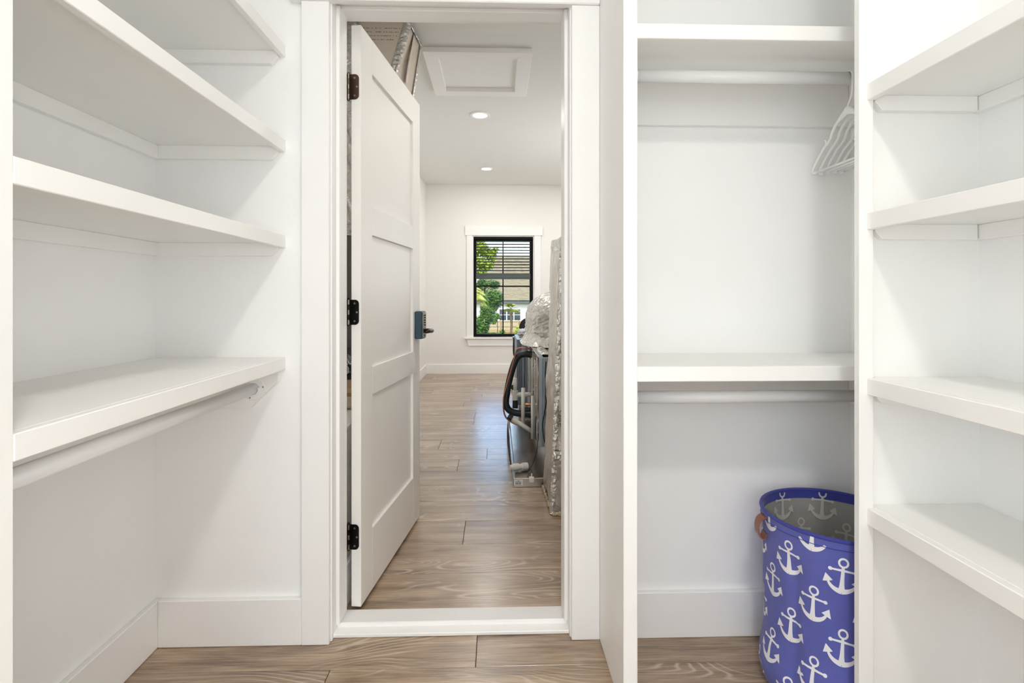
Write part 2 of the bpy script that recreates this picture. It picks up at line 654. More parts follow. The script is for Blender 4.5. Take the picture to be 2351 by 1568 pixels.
S = 'structure'
put('wall_left', box(XL - .12, XL, YB, YW, 0, ZC), 'wall', label='white painted closet wall behind the left shelves', kind=S)
put('wall_right', box(XR, XR + .12, YB, YW, 0, ZC), 'wall', label='white painted closet wall behind the right shelves', kind=S)
bm = BM()
box(XL - .12, JL - .02, YW, YF0 - .005, 0, ZC, bm=bm)
box(JR + .02, FR + .12, YW, YF0 - .005, 0, ZC, bm=bm)
box(JL - .02, JR + .02, YW, YF0 - .005, JT + .02, ZC, bm=bm)
put('wall_front', bm, 'wall', label='white closet wall around the doorway', kind=S)
bm = BM()
box(XL - .12, -.85, YB - .12, YB, 0, ZC, bm=bm)
box(.25, XR + .12, YB - .12, YB, 0, ZC, bm=bm)
box(-.85, .25, YB - .12, YB, 2.08, ZC, bm=bm)
put('wall_back', bm, 'wall', label='white closet wall behind the viewpoint', kind=S)
w2 = empty('fill_door', (-.30, YB, 0), 'unseen white glazed door added behind the viewpoint for fill light', kind=S)  # out of view, added to go with the cool fill light
bm = BM()
for a in ((-.85, -.78, 0, 2.08), (.18, .25, 0, 2.08), (-.78, .18, 0, .08), (-.78, .18, 2.0, 2.08)):
    box(a[0], a[1], YB - .09, YB - .05, a[2], a[3], bm=bm)
put('door_frame', bm, 'trim', w2)
put('pane', box(-.79, .19, YB - .1, YB - .085, .04, 2.04), 'white_bag', w2)
w4 = empty('fill_window_closet', (XR, -.8, .15), 'unseen white framed closet window added beside the viewpoint for fill light', kind=S)  # unseen window put in to carry the closet's side fill
bm = BM()
for a in ((-1.42, -1.36, .14, 2.06), (-.24, -.18, .14, 2.06), (-1.36, -.24, .14, .2), (-1.36, -.24, 2.0, 2.06)):
    box(XR - .03, XR - .001, a[0], a[1], a[2], a[3], bm=bm)
put('window_frame', bm, 'trim', w4)
put('pane', box(XR - .012, XR - .001, -1.36, -.24, .2, 2.0), 'white_bag', w4)
put('ceiling', box(XL - .12, XR + .12, YB - .12, YW, ZC, ZC + .12), 'ceiling', label='white closet ceiling', kind=S)

bm = BM()
box(FL - .12, -.345, YF, YF + .14, 0, ZC, bm=bm)
box(.54, FR + .12, YF, YF + .14, 0, ZC, bm=bm)
box(-.345, .54, YF, YF + .14, 0, .50, bm=bm)
box(-.345, .54, YF, YF + .14, 1.96, ZC, bm=bm)
put('wall_far', bm, 'wall_far', label='white far wall of the room with the window', kind=S)
put('wall_far_left', box(FL - .12, FL, YF0, YF, 0, ZC), 'wall_far', label='white left wall of the room beyond the door', kind=S)
put('wall_far_right', box(FR, FR + .12, YF0, YF, 0, ZC), 'wall_far', label='white right wall of the room beyond the door', kind=S)
w3 = empty('fill_window_room', (FR, 5.15, .55), 'unseen white framed side window added in the right wall for fill light', kind=S)  # added out of view so the fill light brightens the ceiling
bm = BM()
for a in ((4.4, 4.47, .5, 2.06), (5.83, 5.9, .5, 2.06), (4.47, 5.83, .5, .56), (4.47, 5.83, 2.0, 2.06)):
    box(FR - .03, FR - .001, a[0], a[1], a[2], a[3], bm=bm)
put('window_frame', bm, 'trim', w3)
put('pane', box(FR - .012, FR - .001, 4.47, 5.83, .56, 2.0), 'white_bag', w3)
put('ceiling_far', box(FL - .12, FR + .12, YW, YF + .14, ZC + .001, ZC + .12), 'ceiling', label='white ceiling of the room beyond the door', kind=S)

# floors with single planks
PG = 0.0008


def plank_floor(name, label, x0, x1, y0, y1, ref_y, w, joints, length=1.45):
    fl = put(name, box(x0, x1, y0, y1, -.12, -.006), 'subfloor', origin=((x0 + x1) / 2, (y0 + y1) / 2, -.12), label=label, kind=S)
    k0 = math.floor((y0 - ref_y) / w)
    k1 = math.ceil((y1 - ref_y) / w)
    rnd = random.Random(11)
    for k in range(k0, k1):
        a, b_ = max(y0, ref_y + k * w), min(y1, ref_y + (k + 1) * w)
        if b_ - a < 0.004:
            continue
        j = joints.get(k)
        if j is None:
            j = x0 + rnd.random() * length
        cuts = []
        x = j
        while x > x0 + .02:
            x -= length
        x += length
        while x < x1 - .02:
            if x > x0 + .02:
                cuts.append(x)
            x += length
        xs = [x0] + cuts + [x1]
        for i in range(len(xs) - 1):
            put('plank', box(xs[i] + PG, xs[i + 1] - PG, a + PG, b_ - PG, -.006, 0.0, 0.0012), 'wood', fl)
    return fl


plank_floor('floor', 'greige oak plank floor of the closet', XL, XR, YB, 1.70, 1.545, .2425, {-1: -.487, 0: -.062})
plank_floor('floor_far', 'greige oak plank floor of the room beyond the door', FL, FR, 1.70, YF, 2.073, .2425,
            {-1: .66, 0: -.9, 1: -.15, 2: .42, 3: .9, 4: -.58, 5: 1.2, 6: -.066, 7: -.42, 8: .1, 9: .16, 10: -.2})

# baseboards
BH = .1455
put('baseboard_left', box(XL, XL + .018, YB, YW - .001, 0, BH, .002), 'trim', label='white baseboard along the left closet wall', kind=S)
put('baseboard_front', box(XL + .018, -.6125, YW - .019, YW, 0, BH, .002), 'trim', label='white baseboard left of the doorway', kind=S)
put('baseboard_bay', box(.367, XR, YW - .018, YW, 0, BH, .002), 'trim', label='white baseboard behind the blue basket', kind=S)
put('baseboard_far', box(FL + .016, FR, YF - .016, YF, 0, .137, .002), 'trim', label='white baseboard under the far window', kind=S)
put('baseboard_far_left', box(FL, FL + .016, 3.62, YF - .016, 0, .137, .002), 'trim', label='white baseboard on the left wall beyond the door', kind=S)

# doorway: casings, jambs, stops, threshold
put('trim_1', box(-.612, -.5255, YW - .02, YW, 0, 2.02, .002), 'trim', label='white flat door casing left of the doorway', kind=S)
put('trim_2', box(.239, .3285, YW - .02, YW, 0, 2.02, .002), 'trim', label='white flat door casing right of the doorway', kind=S)
put('trim_3', box(-.645, .3285, YW - .028, YW, 2.02, 2.16, .003), 'trim', label='white head casing above the doorway', kind=S)
jm = empty('trim_4', (-.143, 1.75, 0), 'white painted door jamb lining the doorway', kind=S)
put('jamb_left', box(JL - .02, JL, YW - .003, YF0, 0, JT, .0015), 'trim', jm)
put('jamb_right', box(JR, JR + .02, YW - .003, YF0, 0, JT, .0015), 'trim', jm)
put('jamb_head', box(JL - .02, JR + .02, YW - .003, YF0, JT, JT + .02, .0015), 'trim', jm)
put('stop', box(JL, JL + .012, 1.712, 1.795, .026, JT - .012, .0015), 'trim', jm)
put('stop', box(JR - .012, JR, 1.712, 1.795, .026, JT - .012, .0015), 'trim', jm)
put('stop', box(JL, JR, 1.735, 1.795, JT - .0135, JT, .0015), 'trim', jm)
th = empty('trim_5', (-.143, 1.73, 0), 'white painted stepped wooden threshold under the doorway', kind=S)
put('lower_board', box(JL - .004, JR + .004, 1.687, 1.728, .0003, .012, .002), 'trim', th)
put('upper_board', hexa(BM(), [(JL, 1.724, .0003), (JR, 1.724, .0003), (JR, 1.832, .0003), (JL, 1.832, .0003),
                               (JL, 1.726, .026), (JR, 1.726, .026), (JR, 1.832, .006), (JL, 1.832, .006)], .002), 'trim', th)

# ------------------------------------------------------------------ far window
win = empty('window_1', (.0975, YF + .05, .523), 'black framed window with white casing in the far wall', kind=S)
WX0, WX1, WZ0, WZ1 = -.33, .525, .528, 1.955
put('side_jamb', box(-.345, WX0, YF - .004, YF + .09, .52, 1.962), 'trim', win)
put('side_jamb', box(WX1, .54, YF - .004, YF + .09, .52, 1.962), 'trim', win)
put('casing', box(-.425, -.345, YF - .02, YF, .523, 1.976, .002), 'trim', win)
put('casing', box(.54, .632, YF - .02, YF, .523, 1.976, .002), 'trim', win)
put('head_casing', box(-.449, .657, YF - .028, YF, 1.976, 2.112, .002), 'trim', win)
put('window_sill', box(-.462, .67, YF - .05, YF + .08, .50, .523, .003), 'trim', win)
put('apron', prism([(-.40, .40), (.607, .40), (.632, .50), (-.425, .50)], 'y', YF - .02, YF, bevel=.002), 'trim', win)
fw = .042
put('frame_rail', box(WX0, WX1, YF + .02, YF + .085, WZ0, WZ0 + .038, .003), 'blackwin', win)
put('frame_rail', box(WX0, WX1, YF + .02, YF + .085, WZ1 - .048, WZ1, .003), 'blackwin', win)
put('frame_stile', box(WX0, WX0 + fw, YF + .02, YF + .085, WZ0 + .038, WZ1 - .048, .003), 'blackwin', win)
put('frame_stile', box(WX1 - .048, WX1, YF + .02, YF + .085, WZ0 + .038, WZ1 - .048, .003), 'blackwin', win)
MX, MZ = .0935, 1.252
put('mullion', box(MX - .008, MX + .008, YF + .045, YF + .075, WZ0 + .038, WZ1 - .048), 'blackwin', win)
put('meeting_rail', box(WX0 + fw, MX - .008, YF + .045, YF + .075, MZ - .01, MZ + .01), 'blackwin', win)
put('meeting_rail', box(MX + .008, WX1 - .048, YF + .045, YF + .075, MZ - .01, MZ + .01), 'blackwin', win)
for (a, b_) in ((WX0 + fw, MX - .008), (MX + .008, WX1 - .048)):
    for (c, d) in ((WZ0 + .038, MZ - .01), (MZ + .01, WZ1 - .048)):
        put('pane', box(a, b_, YF + .058, YF + .062, c, d), 'glass', win)

bl = empty('window_blind', (.0975, YF + .012, 1.35), 'dark horizontal slat blind lowered over upper window half', 'blind')
put('head_rail', box(WX0 + .006, WX1 - .006, YF - .012, YF + .016, 1.918, 1.952, .002), 'blackwin', bl)
slat_bm = BM()
box(WX0 + .035, WX1 - .042, YF - .032, YF + .015, -.0065, .0065, bm=slat_bm)
s0 = put('slat', slat_bm, 'slat', bl)
s0.location.z += 1.891
for k in range(1, 11):
    s = s0.copy()
    COL.objects.link(s)
    s.parent = bl
    s.location = (0, 0, 1.891 - k * .0416)
put('bottom_rail', box(WX0 + .035, WX1 - .042, YF - .015, YF + .017, 1.352, 1.395, .002), 'slat_rail', bl)
st = put('slat_stack', box(WX0 + .035, WX1 - .042, YF - .014, YF + .016, 1.397, 1.436, .002), 'slat_rail', bl)
for x in (-.17, .36):
    put('ladder_cord', tube([(x, YF - .014, 1.40), (x, YF - .014, 1.92)], .0012, 6), 'slat_rail', bl)

# ------------------------------------------------------------------ the open door
HX, HY = -.472, 1.835
DD = Vector((.0925 / .762, .7563 / .762, 0)).normalized()
DN = Vector((DD.y, -DD.x, 0))         # out of the visible face (towards +x)
DW, DT, DZ0, DZ1 = .765, .035, .012, 2.040


def dp(s, n, z):
    """s along the door from the hinge edge, n out of the visible face (0 = face)."""
    return Vector((HX, HY, z)) + DD * s + DN * n


def dbox(s0, s1, n0, n1, z0, z1, bevel=0.0, bm=None, seg=1):
    bm = bm or BM()
    return hexa(bm, [dp(s0, n0, z0), dp(s0, n1, z0), dp(s1, n1, z0), dp(s1, n0, z0),
                     dp(s0, n0, z1), dp(s0, n1, z1), dp(s1, n1, z1), dp(s1, n0, z1)][::1], bevel, seg)


door = empty('door_1', (HX, HY, DZ0), 'white three panel shaker door standing open into the room', kind=S)
PS0, PS1 = .1115, .648
rows = [(.2386, .7318), (.834, 1.3198), (1.4256, 1.915)]
put('stile', dbox(0, PS0, -DT, 0, DZ0, DZ1, .0015), 'door', door)
put('stile', dbox(PS1, DW, -DT, 0, DZ0, DZ1, .0015), 'door', door)
zr = [DZ0] + [z for r in rows for z in r] + [DZ1]
for i in range(0, len(zr), 2):
    put('rail', dbox(PS0, PS1, -DT, 0, zr[i], zr[i + 1], .0008), 'door', door)
for r in rows:
    put('panel', dbox(PS0 - .004, PS1 + .004, -DT + .011, -.011, r[0] - .004, r[1] + .004), 'door', door)


def hinge(zc, mat):
    h = .0875
    z0, z1 = zc - h / 2, zc + h / 2
    # leaf let into the door's hinge edge (the edge faces the camera)
    o = []
    n0, n1, r = -DT - .006, -.007, .014
    for k in range(7):
        a = PI / 2 * k / 6
        o.append((n1 - r + r * math.sin(a), z1 - r + r * math.cos(a)))
    for k in range(7):
        a = PI / 2 * k / 6
        o.append((n1 - r + r * math.cos(a), z0 + r - r * math.sin(a)))
    o += [(n0, z0), (n0, z1)]
    bm = BM()
    A = [bm.verts.new(dp(-.0022, n, z)) for n, z in o]
    B = [bm.verts.new(dp(.0004, n, z)) for n, z in o]
    bm.faces.new(A)
    bm.faces.new(B[::-1])
    for i in range(len(o)):
        bm.faces.new((A[i], A[(i + 1) % len(o)], B[(i + 1) % len(o)], B[i]))
    bmesh.ops.recalc_face_normals(bm, faces=bm.faces)
    hg = put('hinge', bm, mat, door)
    px, py = -.516, 1.838
    for k in range(5):
        a, b_ = z0 + h * k / 5 + .0006, z0 + h * (k + 1) / 5 - .0006
        put('knuckle', tube([(px, py, a), (px, py, b_)], .0062, 14), mat if k % 2 else 'knuckle', hg, smooth=False)
    put('pin', tube([(px, py, z0 - .004), (px, py, z1 + .004), (px, py, z1 + .007)], [.0045, .0045, .003], 12), mat, hg)
    put('jamb_leaf', box(JL - .0005, JL + .0018, YF0 - .034, YF0 + .002, z0, z1), mat, hg)
    for n, z in ((-.022, z1 - .013), (-.014, zc), (-.022, z0 + .013)):
        c = dp(-.0022, n, z)
        put('screw', tube([c + DD * .0004, c - DD * .0008], .0036, 10), 'screw', hg)


hinge(1.824, 'bronze')
hinge(1.0386, 'hinge')
hinge(.2555, 'hinge')

lock = put('keypad_lock', dbox(.672, .745, 0, .036, .892, 1.024, .004), 'lock_body', door)
put('lock_face', dbox(.679, .738, .0355, .0395, .897, 1.019, .0015), 'lock_face', lock)
for k in range(5):
    put('key', dbox(.697, .704, .039, .0425, .955 + k * .0115, .961 + k * .0115, .001), 'ink', lock)
    put('key', dbox(.713, .720, .039, .0425, .955 + k * .0115, .961 + k * .0115, .001), 'ink', lock)
put('emblem', dbox(.70, .718, .039, .0405, .903, .911, .001), 'ink', lock)
put('lever_neck', tube([dp(.709, .038, .93), dp(.709, .075, .93)], .011, 16), 'dark_bronze', lock, smooth=True)
put('lever', tube([dp(.709, .073, .93), dp(.70, .076, .931), dp(.66, .076, .932), dp(.61, .073, .93)], [.009, .011, .009, .007], 14), 'dark_bronze', lock, smooth=True)
put('keyhole_lever_back', tube([dp(.709, -DT - .05, .93), dp(.64, -DT - .052, .93)], .009, 12), 'dark_bronze', lock, smooth=True)
put('latch', dbox(DW - .001, DW + .006, -.024, -.012, .955, .975), 'steel', lock)

# ================================================================== CLOSET SHELVING
SX = -.667            # front of the left shelves
PY0, PY1 = .704, .743  # left upright
T = .039


def cleat_x(x_front, x_back, y0, y1, ztop, h, clip, sign):
    """end cleat on a wall at constant y, with its front lower corner clipped."""
    pts = [(x_back, ztop), (x_back, ztop - h), (x_front + sign * clip[0], ztop - h), (x_front, ztop - clip[1]), (x_front, ztop)]
    return prism(pts, 'y', y0, y1, bevel=.001)


up = put('shelf_upright', box(XL, SX, PY0, PY1, 0, ZC, .002), 'shelf', label='tall white upright panel at the far left edge carrying the left shelves', cat='panel')

left = [(.901, 'deep white left shelf with the hanging rod beneath it'),
        (1.286, 'white left shelf directly above the one with the rod'),
        (1.588, 'white left shelf second from the top'),
        (1.888, 'topmost white left shelf in view, seen from below')]
for i, (zt, lab) in enumerate(left):
    sh = empty('closet_shelf', ((XL + SX) / 2, 1.2, zt - T), lab, 'shelf', 'left closet shelves')
    put('board', box(XL, SX - .018, PY1, YW, zt - T + .014, zt, .0015), 'shelf', sh)
    put('edge_band', box(SX - .0178, SX, PY1, YW, zt - T, zt, .0015), 'shelf', sh)
    zb = zt - T + .014
    if i == 0:
        put('cleat', cleat_x(-.683, XL + .02, YW - .02, YW, zb, .132, (.087, .048), -1), 'shelf', sh)
        put('cleat', box(XL, XL + .02, PY1, YW, zb - .132, zb, .0015), 'shelf', sh)
    else:
        put('cleat', cleat_x(-.686, XL + .02, YW - .02, YW, zb, .041, (.02, .02), -1), 'shelf', sh)
        put('cleat', box(XL, XL + .02, PY1, YW, zb - .041, zb, .0015), 'shelf', sh)


def rod(name, p0, p1, r, label, group, sockets):
    o = empty(name, ((Vector(p0) + Vector(p1)) / 2)[:], label, 'rod', group)
    put('pole', tube([p0, p1], r, 28), 'rod', o, smooth=True)
    ax = (Vector(p1) - Vector(p0)).normalized()
    for e, d in sockets:
        e = Vector(e)
        d = Vector(d)
        s = put('socket', tube([e, e + d * .003, e + d * .0045], [r + .019, r + .019, r + .017], 32), 'rod', o, smooth=False)
        # open-topped cup: two thirds of a ring
        side = d.cross(Vector((0, 0, 1)))
        bm = BM()
        n = 20
        prev = None
        for k in range(n + 1):
            a = PI * (0.93 + 1.14 * k / n)
            dirv = side * math.cos(a) + Vector((0, 0, 1)) * math.sin(a)
            q = [bm.verts.new(e + dirv * (r + .0008) + d * .004), bm.verts.new(e + dirv * (r + .0045) + d * .004),
                 bm.verts.new(e + dirv * (r + .0045) + d * .016), bm.verts.new(e + dirv * (r + .0008) + d * .016)]
            if prev:
                for j in range(4):
                    bm.faces.new((prev[j], prev[(j + 1) % 4], q[(j + 1) % 4], q[j]))
            else:
                bm.faces.new(q[::-1])
            prev = q
        bm.faces.new(prev)
        bmesh.ops.recalc_face_normals(bm, faces=bm.faces)
        put('cup', bm, 'rod', s)
        for k in range(3):
            a = -PI / 2 + 2 * PI * k / 3 + .35
            c = e + (side * math.cos(a) + Vector((0, 0, 1)) * math.sin(a)) * (r + .0125) + d * .0045
            put('screw', tube([c - d * .0005, c + d * .001], .0024, 10), 'screw', s)
    return o


rod('closet_rod', (-.757, PY1 + .004, .806), (-.757, YW - .024, .806), .0175, 'white hanging rod under the left shelf', 'closet rods',
    [((-.757, YW - .02, .806), (0, -1, 0)), ((-.757, PY1, .806), (0, 1, 0))])

# hanging bay right of the door
put('bay_partition', box(.329, .366, 1.345, YW, 0, ZC, .002), 'shelf', label='tall white partition panel between doorway and hanging bay', cat='panel')
for zt, lab in ((1.802, 'white shelf at the top of the hanging bay, above the hangers'), (.910, 'white shelf across the middle of the hanging bay')):
    sh = empty('closet_shelf', (.76, 1.5, zt - T), lab, 'shelf', 'hanging bay shelves')
    put('board', box(.366, XR, 1.363, YW, zt - T + .014, zt, .0015), 'shelf', sh)
    put('edge_band', box(.366, XR, 1.345, 1.3628, zt - T, zt, .0015), 'shelf', sh)
    zb = zt - T + .014
    put('cleat', box(.386, XR - .02, YW - .02, YW, zb - .135, zb, .0015), 'shelf', sh)
    put('cleat', box(.366, .386, 1.465, YW, zb - .135, zb, .0015), 'shelf', sh)
    put('cleat', box(XR - .02, XR, 1.375, YW, zb - .135, zb, .0015), 'shelf', sh)
RY, RZ1, RZ2 = 1.49, 1.7265, .804
rod('closet_rod', (.39, RY, RZ1), (XR - .024, RY, RZ1), .0175, 'white hanging rod with plastic hangers on its right end', 'closet rods',
    [((.386, RY, RZ1), (1, 0, 0)), ((XR - .02, RY, RZ1), (-1, 0, 0))])
rod('closet_rod', (.39, RY, RZ2), (XR - .024, RY, RZ2), .0175, 'white hanging rod above the blue anchor basket', 'closet rods',
    [((.386, RY, RZ2), (1, 0, 0)), ((XR - .02, RY, RZ2), (-1, 0, 0))])

# right shelf tower
RX, RYE = .868, 1.2
rt = empty('shelf_upright', (1.0, 1.215, 0), 'white end panel with front stile between hanging bay and right shelves', 'panel')
put('stile', box(.850, .884, 1.2, 1.219, 0, ZC, .0015), 'shelf', rt)
put('end_panel', box(.872, XR, 1.2195, 1.230, 0, ZC), 'shelf', rt)
put('shelf_upright', box(RX, XR, -.04, 0.0, 0, ZC, .002), 'shelf', label='white upright panel carrying the near ends of the right shelves', cat='panel')
right = [(.597, 'lowest white right shelf'), (.901, 'white right shelf second from the floor'),
         (1.288, 'white right shelf just above eye level'), (1.591, 'uppermost white right shelf in view')]
for i, (zt, lab) in enumerate(right):
    sh = empty('closet_shelf', (1.01, .6, zt - T), lab, 'shelf', 'right closet shelves')
    put('board', box(RX + .018, XR, 0.0, 1.2195, zt - T + .014, zt, .0015), 'shelf', sh)
    put('edge_band', box(RX, RX + .0178, 0.0, 1.2, zt - T, zt, .0015), 'shelf', sh)
    zb = zt - T + .014
    put('cleat', cleat_x(.889, XR - .02, 1.2015, 1.2195, zb, .036, (.018, .016), 1), 'shelf', sh)
    put('cleat', box(XR - .018, XR, 0.0, 1.2195, zb - .036, zb, .0015), 'shelf', sh)

# closet ceiling lamp (above the frame)
cl = empty('ceiling_light', (.2, -.4, ZC), 'round white flush lamp on the closet ceiling', 'lamp')
put('rim', tube([(.2, -.4, ZC), (.2, -.4, ZC - .028)], [.17, .165], 40), 'trim', cl)
put('diffuser', tube([(.2, -.4, ZC - .028), (.2, -.4, ZC - .036)], [.15, .14], 40), 'lens', cl)
ld = bpy.data.lights.new('closet_lamp', 'AREA')
ld.shape = 'DISK'
ld.size = .22
ld.energy = CLOSET_LAMP
ld.color = (1.0, .95, .88)
lo = bpy.data.objects.new('closet_lamp', ld)
lo.location = (0, 0, -.04)
lo.parent = cl
COL.objects.link(lo)

# ================================================================== HANGERS
def make_hanger(x, tilt, swing, label, sag=0.0):
    """plastic tube hanger hanging on the upper bay rod, its bar running front to back."""
    base = Vector((x, RY, RZ1))
    rx = Matrix.Rotation(swing, 3, 'Z')

    def W(s, z, t=0.0):
        p = rx @ Vector((t + s * tilt, s, z))
        return base + p
    o = empty('clothes_hanger', (x, RY, RZ1 - .24), label, 'hanger', 'white plastic hangers')
    R = .0215
    hk = [W(R * math.cos(math.radians(15 + 170 * k / 14)), R * math.sin(math.radians(15 + 170 * k / 14)) - .0006) for k in range(15)]
    hk += [W(-.0212, -.03), W(-.019, -.052), W(-.008, -.07), W(0, -.085)]
    put('hook', tube(spline(hk, 3), .0034, 10), 'hanger', o, smooth=True)
    arm = [(0, -.082), (.022, -.098), (.05, -.118), (.066, -.136), (.074, -.152), (.088, -.163), (.108, -.176), (.132, -.197), (.150, -.216),
           (.160, -.226), (.161, -.234), (.154, -.2395), (.14, -.2385)]
    for sg in (1, -1):
        put('arm', tube(spline([W(sg * s, z + sag * sg * s) for s, z in arm], 4), .0042, 10, flat=(1.0, 1.0)), 'hanger', o, smooth=True)
        put('strap_notch', tube(spline([W(sg * .098, -.166), W(sg * .096, -.156), W(sg * .101, -.150)], 4), .0028, 8), 'hanger', o, smooth=True)
    put('bar', tube([W(-.142, -.2385 - sag * .142), W(.142, -.2385 + sag * .142)], .0036, 10), 'hanger', o, smooth=True)
    bm = BM()
    gus = [(0, -.08), (.024, -.099), (.052, -.119), (.036, -.114), (0, -.103), (-.036, -.114), (-.052, -.119), (-.024, -.099)]
    A = [bm.verts.new(W(s, z, -.0015)) for s, z in gus]
    B = [bm.verts.new(W(s, z, .0015)) for s, z in gus]
    n = len(gus)
    bm.faces.new(A)
    bm.faces.new(B[::-1])
    for i in range(n):
        bm.faces.new((A[i], A[(i + 1) % n], B[(i + 1) % n], B[i]))
    bmesh.ops.recalc_face_normals(bm, faces=bm.faces)
    put('gusset', bm, 'hanger', o)
    return o


hl = ['white plastic hanger at the front left of the bunch', 'second white plastic hanger from the left on the rod',
      'third white plastic hanger from the left on the rod', 'fourth white plastic hanger from the left on the rod',
      'rightmost white plastic hanger, mostly behind the white stile']
for k, (x, sw) in enumerate(((1.020, .02), (1.043, .025), (1.064, .02), (1.088, .03), (1.108, .02))):
    make_hanger(x, 0.0, sw, hl[k], sag=(.0, -.01, .01, .02, .03)[k])

# ================================================================== ANCHOR BASKET
BXC, BYC, BZ = .948, 1.434, .484
bk = empty('laundry_basket', (BXC, BYC, 0), 'tall blue canvas laundry basket printed with white anchors', 'basket')


def brad(z):
    k = [(0, .176), (.02, .190), (.06, .196), (.11, .190), (.17, .181), (.25, .180), (.35, .183), (.44, .187), (.484, .190)]
    for i in range(len(k) - 1):
        if z <= k[i + 1][0]:
            t = (z - k[i][0]) / (k[i + 1][0] - k[i][0])
            t = t * t * (3 - 2 * t)
            return k[i][1] * (1 - t) + k[i + 1][1] * t
    return k[-1][1]


def bsurf(th, z, off=0.0):
    fade = min(1.0, max(0.0, (BZ - z) / .12))
    r = brad(z) + off
    r += fade * (.0045 * noise.noise(Vector((math.cos(th) * 2.2, math.sin(th) * 2.2, z * 5))) +
                 .0022 * noise.noise(Vector((math.cos(th) * 6, math.sin(th) * 6, z * 12 + 4))))
    # a soft vertical crease on the door-side quarter
    d = math.atan2(math.sin(th - math.radians(206)), math.cos(th - math.radians(206)))
    r -= fade * .010 * math.exp(-(d / .10) ** 2) * (1 if z < .4 else .5)
    return Vector((BXC + r * math.cos(th), BYC + r * math.sin(th), z))


put('body', grid(lambda u, v: bsurf(u * 2 * PI, v * BZ), 160, 60, wrap=True), 'blue_cloth', bk, smooth=True)
put('lining', grid(lambda u, v: bsurf(-u * 2 * PI, .012 + v * (BZ - .012), -.0035), 160, 50, wrap=True), 'grey_cloth', bk, smooth=True)
bm = BM()
ring = [bm.verts.new(bsurf(2 * PI * k / 80, .012, -.0035)) for k in range(80)]
bm.faces.new(ring)
put('base', bm, 'grey_cloth', bk)
put('rim', tube([bsurf(2 * PI * k / 96, BZ + .001, -.0015) for k in range(96)], .0052, 10, closed=True), 'blue_rim', bk, smooth=True)
put('rim_binding', grid(lambda u, v: bsurf(-u * 2 * PI, BZ - .024 + v * .024, -.0052), 120, 3, wrap=True), 'blue_rim', bk, smooth=True)
put('rim_stitch', tube([bsurf(2 * PI * k / 120, BZ - .021, .0012) for k in range(120)], .0009, 5, closed=True), 'blue_rim', bk)


def anchor_pieces():
    """anchor outline in strips: list of quads/tris in a unit frame about 0.075 wide, 0.09 high."""
    P = []

    def strip(pts, w):
        nn = []
        for i in range(len(pts)):
            p, q = pts[max(i - 1, 0)], pts[min(i + 1, len(pts) - 1)]
            dx, dy = q[0] - p[0], q[1] - p[1]
            l = math.hypot(dx, dy)
            nn.append((-dy / l, dx / l))
        for i in range(len(pts) - 1):
            (x0, y0), (x1, y1) = pts[i], pts[i + 1]
            (a0, b0), (a1, b1) = nn[i], nn[i + 1]
            P.append([(x0 + a0 * w[i], y0 + b0 * w[i]), (x0 - a0 * w[i], y0 - b0 * w[i]),
                      (x1 - a1 * w[i + 1], y1 - b1 * w[i + 1]), (x1 + a1 * w[i + 1], y1 + b1 * w[i + 1])])
    # ring
    N = 22
    for k in range(N):
        a0, a1 = 2 * PI * k / N, 2 * PI * (k + 1) / N
        q = []
        for a, r in ((a0, .0118), (a0, .0072), (a1, .0072), (a1, .0118)):
            q.append((r * math.cos(a), .034 + r * 1.1 * math.sin(a)))
        P.append(q)
    # shank, widening to the crown
    strip([(0, .023), (0, .012), (0, -.005), (0, -.022), (0, -.038)], [.0030, .0036, .0042, .0052, .0075])
    # stock
    strip([(-.025, .014), (-.012, .0145), (0, .015), (.012, .0145), (.025, .014)], [.0024, .0026, .0032, .0026, .0024])
    for sx in (-1, 1):
        for k in range(12):
            a0, a1 = 2 * PI * k / 12, 2 * PI * (k + 1) / 12
            P.append([(sx * .027, .014), (sx * .027 + .0048 * math.cos(a0), .014 + .0048 * math.sin(a0)),
                      (sx * .027 + .0048 * math.cos(a1), .014 + .0048 * math.sin(a1))])
    # arms: a crescent
    for sx in (-1, 1):
        pts, w = [], []
        for k in range(9):
            t = k / 8
            a = -PI / 2 + t * 1.12
            pts.append((sx * .033 * math.cos(a), -.006 + .033 * math.sin(a) * 1.0))
            w.append(.0072 * (1 - t) + .0028 * t)
        strip(pts, w)
        # fluke
        P.append([(sx * .0365, -.0005), (sx * .0200, -.0150), (sx * .0300, -.0205), (sx * .0415, -.0245)])
    return P


APC = anchor_pieces()


def anchor(th, z, off, mat, ang=0.0, sc=1.0, flip=1, zmax=BZ):
    bm = BM()
    ca, sa = math.cos(ang), math.sin(ang)
    for poly in APC:
        vs_ = []
        top = 0
        for (x, y) in poly:
            x, y = x * sc, y * sc
            X, Yv = x * ca - y * sa, x * sa + y * ca
            zz = z + Yv
            top = max(top, zz)
            vs_.append((X, zz))
        if top > zmax or min(q[1] for q in vs_) < .004:
            continue
        vv = [bm.verts.new(bsurf(th + flip * X / .186, zz, off)) for X, zz in vs_]
        try:
            bm.faces.new(vv)
        except ValueError:
            pass
    if len(bm.verts) == 0:
        bm.free()
        return
    put('anchor_print', bm, mat, bk, smooth=True)


dth = 2 * PI / 9
t0 = math.radians(221)
for row in range(6):
    for c in range(9):
        th = t0 + (c + (row % 2) * .5) * dth
        z = .398 - (row - 1) * .0905
        deg = math.degrees(th) % 360
        if 150 < deg < 325:      # the sides that can be seen from in front
            anchor(th, z, .0008, 'print', ang=-.06)
for row in range(3):
    for c in range(9):
        th = t0 + (c + (row % 2) * .5) * dth + .12
        deg = math.degrees(th) % 360
        if deg < 215 or deg > 340:
            anchor(th, .443 - row * .0905, -.0062 if row == 0 else -.0042, 'print_in', ang=.04, flip=1, zmax=BZ - (.002))

